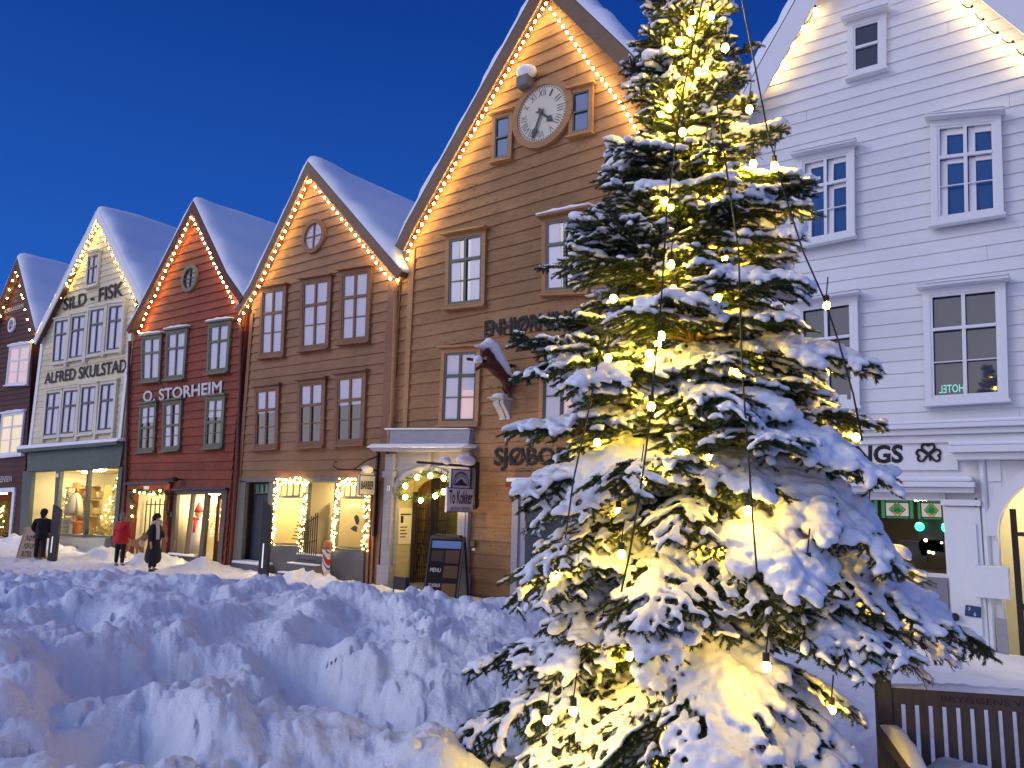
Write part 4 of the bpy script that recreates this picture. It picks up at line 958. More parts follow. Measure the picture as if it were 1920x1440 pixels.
for (x, y, r) in ((1716, 988, .07), (1770, 990, .09), (1776, 1000, .06)): c = at(x, y); m.ell((c[0], FY+.4, c[1]), r, 8, 6)
m.build('green_lamp', plain('green_glow', (.05, .8, .4), .4, emis=(.05, 1, .45), es=3), rp)
m = MB()
for (x, y, w_, h_) in ((1735, 1005, .35, .5), (1750, 1030, .5, .25), (1700, 1035, .4, .3)): c = at(x, y); m.box(c[0]-w_/2, c[0]+w_/2, FY+.5, FY+.7, c[1]-h_/2, c[1]+h_/2)
m.build('chairs_and_tables', BLACK, rp)
# grey board with black rails under the window
x0, x1 = at(1585, 1160)[0], at(1783, 1160)[0]; z1_, z0_ = at(1783, 1128)[1], at(1783, 1206)[1]
m = MB(); m.box(x0, x1, FY-.14, FY-.09, z0_, z1_+.35); gb = m.build('grey_info_board', plain('grey_board_paint', (.22, .22, .25), .6), Fh)
m = MB()
for z in (at(1790, 1154)[1], at(1790, 1197)[1]): m.tube([(x0-.1, FY-.2, z+.02), (x1+.05, FY-.2, z-.0)], .028, 8); m.ell((x1+.08, FY-.2, z), .06, 8, 6)
m.build('black_rail', BLACK, Fh)
text('LIVE SPORTS & MUSIC', Q((1570, 1168), (1773, 1181), (1773, 1190), (1570, 1178)), .145, LETTER, parent=gb, bold=.02)
sb, qb = board(Fh, [f4(1492, 1328), f4(1610, 1345), f4(1607, 1425), f4(1487, 1408)], .16, .18, plain('blue_enamel', (.02, .05, .14), .3), 'blue_sign')
text('3', qb.sub(.18, .32, .55, .85), .185, T_WHITE, 'sign_print', sb); text('6', qb.sub(.55, .7, .1, .45), .185, T_WHITE, 'sign_print', sb)
# downpipe and right-hand portal
m = MB(); m.tube([(x18+.0, FY-.08, -.2), (x18+.02, FY-.08, zb_-.1), (x18+.02, FY-.08, zl-.2)], .045, 8); m.build('downpipe', T_WHITE, Fh)
cl = at(1775, 855, .3)[0]; cz = at(1920, 850, .3)[1]
m = MB(); m.box(x178+.12, xr, FY-.46, FY, cz+.02, cz+.12); m.box(x178+.18, xr, FY-.34, FY, cz-.08, cz+.018); m.build('portal_cornice', T_WHITE, Fh, bevel=.012)
m = MB(); m.box(x178+.12, xr, FY-.45, FY, cz+.122, cz+.19); m.build('cornice_snow', SNOWS, Fh, bevel=.03)
aL = at(1872, 1010)[0]; r_ = 1.15; cxr = aL+r_; sz = at(1872, 1005)[1]
ar = arch_pts(cxr, r_, sz, 1.0, 24); m = MB(); zT = cz-.09
for k in range(24): a, b = ar[k], ar[k+1]; m.prism([(a[0], a[1]), (b[0], b[1]), (b[0], zT), (a[0], zT)][::-1], -.45, .06)
m.prism([(x18+.06, -.3), (aL, -.3), (aL, zT), (x18+.06, zT)][::-1], -.45, .06); m.prism([(ar[-1][0], -.3), (xr, -.3), (xr, zT), (ar[-1][0], zT)][::-1], -.45, .06)
m.build('portal', P_WHITE, Fh)
a2 = arch_pts(cxr, r_+.17, sz, 1.17, 24); m = MB()
for k in range(24): m.prism([ar[k], ar[k+1], a2[k+1], a2[k]], .062, .12)
for z in np.arange(.9, zT-.2, .42): m.box(x18+.08, aL-.005 if z < sz else x18+.25, FY-.08, FY-.062, z, z+.385)
m.build('portal_moulding', T_WHITE, Fh)
fbox(x18+.07, aL+.04, -.2, .62, .061, .14, 'portal_base', T_PORTAL)
m = MB(); m.box(aL-.30, aL+.12, FY-.36, FY-.125, at(1880, 1122, .2)[1], at(1880, 1062, .2)[1]); m.build('mailbox', T_WHITE, Fh, bevel=.01)
m = MB(); m.box(aL-.3, cxr+r_+.3, FY+2.2, FY+2.25, -.3, 4); m.box(aL-.3, cxr+r_+.3, FY+.5, FY+2.2, sz+1.1, sz+1.2); pw = m.build('portal_back_wall', ROOMC, Fh)
m = MB(); m.box(cxr-.2, cxr, FY+1.2, FY+1.4, sz+.9, sz+1.05); m.build('assumed_ceiling_lamp', LAMPW, Fh)  # unseen lamp, assumed inside the portal to light it
m = MB(); m.box(aL+.14, aL+.22, FY+.35, FY+.42, -.2, sz+.4); m.box(aL+.22, aL+2, FY+.36, FY+.40, sz+.0, sz+.06); m.box(aL+.22, aL+2, FY+.36, FY+.40, .75, .81); m.box(aL+.5, aL+.53, FY+.36, FY+.40, -.2, sz+.4)
m.tube([(aL+.2, FY+.38, .8), (aL+.6, FY+.38, .1)], .025, 5); m.build('iron_gate', BLACK, Fh)
gable_lights('three warm bulbs down the left edge of the white gable', [(1529, 20), (1508, 53), (1486, 84), (1467, 117), (1452, 143)], mat=BULBF, r=.045, sag=.07, drop=.08, off=.17)
gable_lights('warm bulbs on a slack cable down the right edge of the white gable', [(1765, -18), (1796, 5), (1823, 22), (1844, 46), (1871, 71), (1900, 88), (1922, 112)], mat=BULBF, r=.045, sag=.07, drop=.08, off=.17)

# ================================================================== things hanging on and standing before the houses
def P_at(px, py, off): a = at(px, py, off); return np.array([a[0], FY-off, a[1]])
# barber sign: board square to the wall, hung from an iron bracket
def hang_sign(label, wallpx, topz_px, x_out, sz_, h_, zoff, words, extra=None, group='hanging shop signs'):
    w0 = at(*wallpx); t = thing('hanging_sign', (w0[0], FY, w0[1]), label, 'shop sign', group)
    return w0, t
w0 = at(711, 900); tp = at(711, 856)[1]
t = thing('hanging_sign', (w0[0], FY, w0[1]), 'small white barber sign with black border on an iron wall bracket', 'shop sign', 'hanging shop signs')
m = MB(); x = w0[0]; m.box(x-.03, x+.03, FY-.12, FY-.06, at(704, 1005)[1], tp+.1); m.tube([(x, FY-.1, tp-.35), (x, FY-1.35, tp-.38)], .022, 6); m.tube([(x, FY-.1, tp), (x, FY-.45, tp-.12), (x, FY-.85, tp-.36)], .018, 6)
m.tube([(x, FY-1.35, tp-.38), (x, FY-1.48, tp-.32), (x, FY-1.45, tp-.20), (x, FY-1.36, tp-.22)], .016, 6); m.tube([(x, FY-.1, tp+.08), (x, FY-.2, tp+.16), (x, FY-.12, tp+.22)], .014, 6); m.build('bracket', BLACK, t)
# find the outward distance at which the board's left edge falls on its place in the photo
def out_for(x, z, px):
    lo, hi = 0, 6
    for _ in range(40):
        md = (lo+hi)/2
        if proj((x, FY-md, z))[0] > px: lo = md
        else: hi = md
    return lo
zt2 = tp-.47; n1 = out_for(x, zt2-.2, 672); n0 = out_for(x, zt2-.2, 702); hgt = .50
pb = P3((x+.03, FY-n1, zt2-hgt), (0, n1-n0, 0), (0, 0, hgt))
m = MB(); m.qbox(pb, 0, 1, 0, 1, -.05, -.001); m.qbox(pb, .12, .88, 1.0, 1.10, -.05, -.001); bd = m.build('sign_board', plain('sign_white', (.62, .60, .58), .6), t)
m = MB(); 
for (a, b, c, d) in ((0, 1, 0, .05), (0, 1, .95, 1), (0, .03, .05, .95), (.97, 1, .05, .95)): m.qbox(pb, a, b, c, d, 0, .012)
m.build('border', BLACK, bd); text('BARBER', P3(pb.p(.1, .3), pb.a*.8, pb.b*.4), .012, BLACK, parent=bd, bold=.02)
m = MB(); m.ell((x, FY-(n0+n1)/2, zt2+.13), (.10, (n1-n0)*.36, .10), 10, 6); m.build('snow_cap', SNOWS, t, smooth=True)
w0 = at(897, 900); x = w0[0]; tp = at(896, 868)[1]
t = thing('hanging_sign', (x, FY, w0[1]), 'restaurant sign with two roofed white boards on a black iron bracket beside the arch', 'shop sign', 'hanging shop signs')
m = MB(); m.box(x-.05, x+.05, FY-.16, FY-.05, at(893, 952)[1], tp+.02); zz = at(891, 886, .0)[1]+.12; m.tube([(x, FY-.1, zz), (x, FY-2.0, zz)], .028, 6); m.tube([(x, FY-.1, tp), (x, FY-.3, tp+.06), (x, FY-.5, zz+.02)], .02, 6); m.tube([(x, FY-.12, tp-.0), (x, FY-.16, tp+.16)], .02, 6)
m.ell((x, FY-.11, at(893, 950)[1]), .07, 8, 6); m.build('bracket', BLACK, t)
n1 = out_for(x, zz-.4, 837); n0 = out_for(x, zz-.4, 886); 
pb = P3((x+.03, FY-n1, zz-1.0), (0, n1-n0, 0), (0, 0, .52)); pc = P3((x+.03, FY-n1+(n1-n0)*.12, zz-.48), (0, (n1-n0)*.76, 0), (0, 0, .40))
SW = plain('sign_cream', (.58, .55, .58), .6); m = MB(); m.qbox(pb, 0, 1, 0, 1, -.05, 0); m.qbox(pc, 0, 1, .004, 1, -.05, 0); bd = m.build('sign_board', SW, t)
m = MB(); m.qbox(pb, 0, 1, 0, .03, .001, .01); m.qbox(pb, 0, 1, .97, 1, .001, .01); m.qbox(pc, 0, .04, 0, 1, .001, .012); m.qbox(pc, .96, 1, 0, 1, .001, .012); m.qbox(pc, 0, 1, .95, 1.0, .001, .012)
k0 = len(m.v); m.add([pc.p(.15, .12, .006), pc.p(.85, .12, .006), pc.p(.5, .5, .006)], [(0, 1, 2)])
arcp = [pc.p(.5-.4*math.cos(math.pi*i/12), .12+.72*math.sin(math.pi*i/12), .01) for i in range(13)]; m.tube(arcp, .010, 4); arcp = [pc.p(.5-.32*math.cos(math.pi*i/12), .12+.52*math.sin(math.pi*i/12), .01) for i in range(13)]; m.tube(arcp, .007, 4)
m.build('border', BLACK, bd); text('To Kokker', P3(pb.p(.06, .34), pb.a*.9, pb.b*.56), .012, BLACK, parent=bd, bold=.015); text('BRYGGEN · BERGEN', P3(pb.p(.14, .08), pb.a*.72, pb.b*.14), .012, BLACK, parent=bd)
text('RESTAURANT', P3(pc.p(.18, .56), pc.a*.64, pc.b*.16), .013, BLACK, parent=bd, bend=.9)
m = MB(); m.ell((x, FY-n0-.25, zz+.12), (.09, .34, .12), 10, 6); m.ell((x, FY-n1-.05, zz+.08), (.08, .16, .09), 10, 6); m.build('snow_cap', SNOWS, t, smooth=True)

# garland with bulbs around the portal arch
FIRG = plain('garland_needles', (.035, .07, .02), .7)
def garland(label, path, rad_=.09, n=260, bulbs=(), group='evergreen garlands', mat=BULBY, br=.05, cat='garland'):
    t = thing('garland', path[0], label, cat, group); V = []; F = []
    P = np.array(path, float); d = np.r_[0, np.cumsum(np.linalg.norm(np.diff(P, axis=0), axis=1))]
    for i in range(n):
        s = rng.uniform(0, d[-1]); c = np.array([np.interp(s, d, P[:, k]) for k in range(3)]); v = rng.normal(size=3); v /= np.linalg.norm(v); v *= rad_*rng.uniform(.6, 1.3)
        u = np.cross(v, rng.normal(size=3)); u /= np.linalg.norm(u); u *= .014; b = len(V); V += [c-u, c+u, c+v+u*.4, c+v-u*.4]; F.append((b, b+1, b+2, b+3))
    raw('needles', V, F, FIRG, t)
    for b in bulbs: bulb_obj(b, br, mat, t)
    return t
bl = [(760, 911), (782, 895), (807, 892), (832, 897), (760, 932), (789, 938), (816, 930), (832, 922), (857, 942)]
gp = [P_at(x, y, .14) for x, y in [(749, 936), (749, 915), (760, 902), (780, 891), (807, 886), (832, 889), (850, 905), (861, 925)]]+[P_at(x, y, .16) for x, y in [(848, 934), (832, 921), (816, 928), (789, 938), (768, 934), (748, 930)]]
garland('fir garland with bulbs round the grey portal arch', gp, .10, 620, [P_at(x, y, .24) for x, y in bl], br=.055)
# garland round the red gate
g1 = [P_at(x, y, .22) for x, y in [(243, 985), (247, 965), (251, 945), (243, 930), (252, 920), (270, 922), (290, 925), (310, 921), (316, 925), (313, 945), (315, 970), (311, 985)]]
garland('lit fir garland hung round the gate of the red house', g1, .12, 620, [P_at(x, y, .30) for x, y in [(252, 921), (262, 924), (270, 924), (281, 928), (288, 926), (300, 920), (247, 950), (248, 968)]], br=.03)
# light curtains of the barber windows: dense tiny bulbs on a tangled cable (two windows)
def frame_lights(label, px, k):
    path = []; 
    for (x, y) in px: path.append(P_at(x, y, .12))
    P = np.array(path); d = np.r_[0, np.cumsum(np.linalg.norm(np.diff(P, axis=0), axis=1))]; t = thing('fairy_lights', path[0], label, 'fairy lights', 'fairy light frames of the barber windows')
    pts = []
    for i in range(k):
        s = d[-1]*i/(k-1); c = np.array([np.interp(s, d, P[:, j]) for j in range(3)])+rng.uniform(-1, 1, 3)*np.array([.10, .03, .10]); pts.append(c)
    m = MB(); m.tube(pts, .006, 4); m.build('cable', plain('green_cable_%d' % k, (.05, .08, .03), .6), t)
    for c in pts[:100]: bulb_obj(c, .015, BULBY2, t)
    m = MB()
    for c in pts[100:]: m.ell(c, .015, 6, 4)
    if k > 100: o = m.build('bulb_cluster', BULBY2, t); o['kind'] = 'stuff'
BULBY2 = plain('tiny_yellow_bulb', (1, .8, .4), .3, emis=(1, .66, .20), es=26)
frame_lights('tangled fairy lights framing the left barber window', [(510, 1016), (514, 960), (519, 904), (546, 902), (572, 902), (569, 960), (563, 1015), (567, 1036)], 230)
frame_lights('tangled fairy lights framing the right barber window', [(622, 1028), (629, 970), (636, 904), (664, 905), (690, 905), (687, 980), (682, 1030)], 200)
# barbershop lettering, bearded head silhouette on the pane
LW2 = plain('frosted_letters', (.8, .78, .7), .6, emis=(1, .95, .8), es=.25)
text('BARBERSHOP', Q((648, 950), (679, 950), (679, 958), (648, 958)), -.03, LW2, 'window_lettering', D, bend=1.0)
m = MB(); hp = [(662, 969), (666, 965), (671, 968), (672, 976), (670, 984), (667, 984), (664, 978)]; m.prism([at(*p) for p in hp], -.035, -.03); bp = [(655, 991), (663, 985), (668, 988), (667, 998), (660, 995)]; m.prism([at(*p) for p in bp], -.035, -.03); m.build('head_decal', BLACK, D)
# little wooden tree in the left barber window
c = at(536, 1018); t = thing('wooden_tree', (c[0], FY+.5, c[1]), 'small brown slatted wooden tree inside the left barber window', 'decoration')
m = MB(); m.box(c[0]-.02, c[0]+.02, FY+.48, FY+.52, c[1], c[1]+.85); m.build('stem', T_BROWN, t); m = MB()
for i in range(8): w_ = .36-.042*i; z = c[1]+.08+.09*i; m.hexa([(c[0]-w_, FY+.46, z), (c[0]+w_, FY+.46, z-.03), (c[0]+w_, FY+.54, z-.03), (c[0]-w_, FY+.54, z), (c[0]-w_, FY+.46, z+.03), (c[0]+w_, FY+.46, z), (c[0]+w_, FY+.54, z), (c[0]-w_, FY+.54, z+.03)])
m.build('slats', T_BROWN, t)
# barber pole
c = P_at(611, 1070, .55); t = thing('barber_pole', (c[0], c[1], .2), 'striped red white and blue pole with an orange ball beside the barber steps', 'barber pole')
def stripes():
    m, tr, b = newmat('barber_stripes'); n = tr.nodes.new; l = tr.links.new; tcn = n('ShaderNodeTexCoord'); sp_ = n('ShaderNodeSeparateXYZ'); l(tcn.outputs['Object'], sp_.inputs[0])
    ad = n('ShaderNodeMath'); ad.operation = 'MULTIPLY_ADD'; l(sp_.outputs[2], ad.inputs[0]); ad.inputs[1].default_value = 2.4; l(sp_.outputs[0], ad.inputs[2])
    a2_ = n('ShaderNodeMath'); a2_.operation = 'MULTIPLY_ADD'; l(sp_.outputs[0], a2_.inputs[0]); a2_.inputs[1].default_value = 3; l(ad.outputs[0], a2_.inputs[2])
    fr = n('ShaderNodeMath'); fr.operation = 'FRACT'; l(a2_.outputs[0], fr.inputs[0]); r = n('ShaderNodeValToRGB'); r.color_ramp.interpolation = 'CONSTANT'; e = r.color_ramp.elements; e.new(.5); e.new(.8)
    for el, (p, cl_) in zip(e, [(0, (.5, .02, .02)), (.35, (.7, .68, .66)), (.75, (.03, .08, .3)), (.87, (.7, .68, .66))]): el.position = p; el.color = (*cl_, 1)
    l(fr.outputs[0], r.inputs[0]); l(r.outputs[0], b.inputs['Base Color']); b.inputs['Roughness'].default_value = .3; return m
zb0_ = .15; zt0_ = P_at(611, 1030, .55)[2]
m = MB(); m.lathe((c[0], c[1], zb0_), [(.13, 0), (.13, .1), (.10, .12), (.10, zt0_-zb0_-.1), (.13, zt0_-zb0_-.08), (.13, zt0_-zb0_)], 14); m.build('pole', stripes(), t, smooth=False)
m = MB(); m.ell((c[0], c[1], zt0_+.1), .125, 12, 8); m.build('ball', plain('orange_ball', (.45, .15, .04), .4), t, smooth=True)
# dark info pillars (slabs with slanted tops and a white strip)
def pillar(label, pxb, hpx, wd, ang):
    g = gnd(pxb[0], pxb[1], .05); dist = None
    z = 2.4
    lo, hi = .3, 5
    for _ in range(30):
        z = (lo+hi)/2
        if proj((g[0], g[1], z))[1] > hpx: lo = z
        else: hi = z
    t = thing('info_pillar', (g[0], g[1], 0), label, 'info pillar', 'dark info pillars in the street')
    a = np.array([math.cos(ang), math.sin(ang)]); b = np.array([-a[1], a[0]]); th = .045; w_ = wd/2
    def c4(z_, dz=0): return [(g[0]-a[0]*w_-b[0]*th, g[1]-a[1]*w_-b[1]*th, z_), (g[0]+a[0]*w_-b[0]*th, g[1]+a[1]*w_-b[1]*th, z_-dz), (g[0]+a[0]*w_+b[0]*th, g[1]+a[1]*w_+b[1]*th, z_-dz), (g[0]-a[0]*w_+b[0]*th, g[1]-a[1]*w_+b[1]*th, z_)]
    m = MB(); m.hexa(c4(-.2)+c4(z, .16)); m.build('slab', plain('pillar_dark_%s' % len(bpy.data.objects), (.008, .009, .014), .45), t, bevel=.01)
    m = MB(); e = -b*(th+.008); u0, u1 = -w_*.30, -w_*.02
    m.hexa([(g[0]+a[0]*u+e[0]+b[0]*d, g[1]+a[1]*u+e[1]+b[1]*d, z_) for z_ in (.35, z*.47) for (u, d) in ((u0, 0), (u1, 0), (u1, .006), (u0, .006))]); m.build('white_strip', plain('strip_white_%s' % len(bpy.data.objects), (.8, .8, .8), .4, emis=(.9, .95, 1), es=.35), t)
pillar('dark info pillar with white strip beside the man before the cream house', (97, 1056), 946, .30, math.radians(18))
pillar('dark info pillar with white strip standing in the snow before the barber shop', (493, 1088), 938, .27, math.radians(18))
# A-boards
def aboard(label, pts, words, wcol, fcol, cat, sz_, ang, print_):
    pass
g = gnd(836, 1124, 0.05); t = thing('sandwich_board', (g[0], g[1], 0), 'black framed sandwich board with dark menu poster before the portal', 'sandwich board', 'sandwich boards in the street')
H_ = 1.28; 
def leafs(g, H_, wd, spread, ang):
    a = np.array([math.cos(ang), math.sin(ang), 0]); b = np.array([-a[1], a[0], 0]); o = np.array([g[0], g[1], 0])
    return [P3(o-a*wd/2-b*spread, a*wd, b*spread*.93+np.array([0, 0, H_])), P3(o+a*wd/2+b*spread, -a*wd, -b*spread*.93+np.array([0, 0, H_]))]
def boardset(t, lf, frame, face, back):
    m = MB(); l = lf[0]
    for q in lf:
        for (s0, s1, t0, t1) in ((0, .05, 0, 1), (.95, 1, 0, 1), (.05, .95, .0, .04), (.05, .95, .96, 1)): m.qbox(q, s0, s1, t0, t1, -.02, .015)
    m.build('frame', frame, t); fs = []
    for q, mt in zip(lf, (face, back)): m = MB(); m.qbox(q, .05, .95, .04, .96, -.01, .003); fs.append(m.build('panel', mt, t))
    return fs
lf = leafs(g, 1.35, .74, .34, math.radians(-42))
# turned so that its side leaf shows to the left as in the photo
DK = plain('poster_dark', (.012, .012, .015), .7, spec=.1); GB = plain('board_grey_back', (.33, .31, .22), .6)
lf = leafs(g, 1.35, .78, .36, math.radians(20)); fs = boardset(t, lf, BLACK, DK, GB)
m = MB(); q = lf[0]; m.qbox(q, .08, .92, .82, .93, .004, .006); m.build('poster_sky', plain('poster_blue', (.05, .12, .35), .4), fs[0])
for i, (s0, s1, t0, t1) in enumerate(((.1, .45, .62, .78), (.5, .9, .6, .79), (.5, .9, .38, .56), (.12, .42, .12, .2), (.5, .9, .1, .3))):
    m = MB(); m.qbox(q, s0, s1, t0, t1, .004, .006); m.build('poster_picture', plain('poster_picture_%d' % i, (.05+.02*i, .035+.012*i, .035), .7, spec=.1), fs[0])
text('MENU', P3(q.p(.12, .46), q.a*.30, q.b*.06), .008, LETTERW, parent=fs[0]); text('TO KOKKER', P3(q.p(.12, .24), q.a*.34, q.b*.05), .008, LETTERW, parent=fs[0]); text('RESTAURANT', P3(q.p(.12, .07), q.a*.7, q.b*.04), .008, LETTERW, parent=fs[0])
m = MB(); c4_ = leafs(g, 1.35, .78, .36, math.radians(20)); m.box(g[0]-.36, g[0]+.36, g[1]-.05, g[1]+.05, 1.34, 1.39); m.build('top_hinge', BLACK, t)
g = gnd(58, 1052, .05); t = thing('sandwich_board', (g[0], g[1], 0), 'brown cardboard sandwich board of a pop-up shop behind the standing man', 'sandwich board', 'sandwich boards in the street')
KR = plain('kraft_board', (.42, .27, .17), .8); lf = leafs(g, 1.02, .80, .22, math.radians(12)); fs = boardset(t, lf, KR, KR, KR)
for i, wd_ in enumerate(('RØST', 'POP-UP', 'BUTIKK')): text(wd_, P3(lf[0].p(.24, .62-.22*i), lf[0].a*.58, lf[0].b*.16), .006, BLACK, parent=fs[0], bold=.03)
# unicorn on its corbel
c = at(949, 765, .0); cz1 = at(949, 744, .25)[1]; t = thing('corbel', (c[0], FY, at(949, 785)[1]), 'white scrolled corbel carrying the carved unicorn', 'corbel')
m = MB(); z0 = at(951, 786, .1)[1]; q = P3((c[0]-.19, FY, z0), (.38, 0, 0), (0, 0, cz1-z0)); prof = [(0, .06), (.12, .06), (.25, .10), (.45, .18), (.6, .26), (.72, .30), (.86, .30)]
for (a0, n0_), (a1, n1_) in zip(prof[:-1], prof[1:]):
    for (s0, s1, e) in ((.12, .38, 0), (.40, .60, .03), (.62, .88, 0)):
        m.hexa([q.p(s0, a0, 0), q.p(s1, a0, 0), q.p(s1, a1, 0), q.p(s0, a1, 0), q.p(s0, a0, n0_+e), q.p(s1, a0, n0_+e), q.p(s1, a1, n1_+e), q.p(s0, a1, n1_+e)])
m.qbox(q, 0, 1, .87, .93, 0, .36); m.qbox(q, -.06, 1.06, .931, 1.0, 0, .42); m.build('scroll', plain('old_white_paint', (.55, .53, .50), .6), t, bevel=.01)
m = MB(); m.ell((c[0], FY-.22, cz1+.03), (.20, .19, .06), 12, 6); m.build('snow_cap', SNOWS, t, smooth=True)
# ------------------------------------------------------------------ carved unicorn (stands square to the wall, leaning out)
UX = at(949, 745, .3)[0]
def onx(px, py, dx=0.0):
    d = ray(px, py); k = (UX+dx)/d[0]; return np.array([UX+dx, d[1]*k, EYE+d[2]*k])
U = thing('unicorn_figure', onx(953, 742), 'dark red carved rearing unicorn covered with snow on the white corbel', 'sculpture')
WOODU = worn('dark_red_carving', (.085, .022, .015), .5, 5, .35, .2, tone=False)
J = []; Eg = []
def uj(px, py, r, dx=0, par=None, ry=None):
    p = onx(px, py, dx); J.append((*p, r) if ry is None else (*p, r, ry)); 
    if par is not None: Eg.append((par, len(J)-1))
    return len(J)-1
a = uj(943, 706, .115); b = uj(935, 697, .14, 0, a); c_ = uj(926, 687, .15, 0, b); d_ = uj(921, 674, .095, 0, c_); e_ = uj(917, 663, .075, 0, d_); f_ = uj(911, 659, .075, 0, e_); g_ = uj(905, 667, .045, 0, f_)
h_ = uj(951, 714, .14, 0, a)
for s in (-1, 1):
    k = uj(952+s, 722, .10, .11*s, h_); k = uj(947+2*s, 728, .06, .13*s, k); k = uj(953+3*s, 735, .04, .13*s, k); k = uj(951+4*s, 742, .045, .13*s, k)
    k = uj(915, 684+2*s, .075, .11*s, c_); k = uj(902+3*s, 681+5*s, .05, .13*s, k); k = uj(893+4*s, 682+7*s, .035, .13*s, k); k = uj(885+8*s, 683+10*s, .04, .13*s, k)
for s in (-1, 1): k = uj(917, 656, .03, .07*s, e_); k = uj(918, 651, .012, .09*s, k)
def fuse(m, vox, name, mat, parent, it=3):
    t_ = m.build('t', mat); md = t_.modifiers.new('r', 'REMESH'); md.mode = 'VOXEL'; md.voxel_size = vox; md = t_.modifiers.new('s', 'SMOOTH'); md.iterations = it; md.factor = .7
    return bake(t_, name, mat, parent)
m = MB()
for (i0, i1) in Eg:
    a_, b_ = np.array(J[i0]), np.array(J[i1]); m.tube([a_[:3], (a_[:3]+b_[:3])/2, b_[:3]], [a_[3], (a_[3]+b_[3])/2, b_[3]], 10)
for j_ in J: m.ell(j_[:3], j_[3], 10, 7)
m.ell(onx(909, 664), (.05, .07, .06), 8, 6)
fuse(m, .022, 'body', WOODU, U)
m = MB(); m.tube([onx(957, 708), onx(953, 694), onx(958, 686), onx(967, 686)], [.05, .045, .05, .03], 7); m.build('tail', WOODU, U, smooth=True)
m = MB(); m.tube([onx(911, 656), onx(902, 653), onx(893, 651)], [.035, .022, .006], 7); m.build('horn', plain('pale_horn', (.5, .4, .35), .5), U)
m = MB(); m.tube([onx(919, 656), onx(924, 668), onx(929, 678)], [.05, .07, .05], 7); m.build('mane', WOODU, U, smooth=True)
sj = [(890, 648.5, .03), (900, 649, .05), (909, 647, .09), (917, 645, .14), (924, 652, .16), (930, 664, .16), (936, 675, .16), (942, 685, .15), (948, 694, .13), (954, 703, .09), (957, 709, .04)]
J = [(*onx(x, y), r) for x, y, r in sj]; J = J+[(*onx(893, 676), .08), (*onx(897, 672), .10), (*onx(901, 677), .06)]
m = MB(); m.tube([j_[:3] for j_ in J[:11]], [j_[3]*.92 for j_ in J[:11]], 12)
for j_ in J[:11]: m.ell(j_[:3], j_[3]*.95, 10, 7)
fuse(m, .025, 'snow', SNOWS, U, 4)
m = MB()
for j_ in J[11:]: m.ell(j_[:3], (j_[3]*.8, j_[3], j_[3]*.7), 10, 7)
fuse(m, .02, 'snow', SNOWS, U)

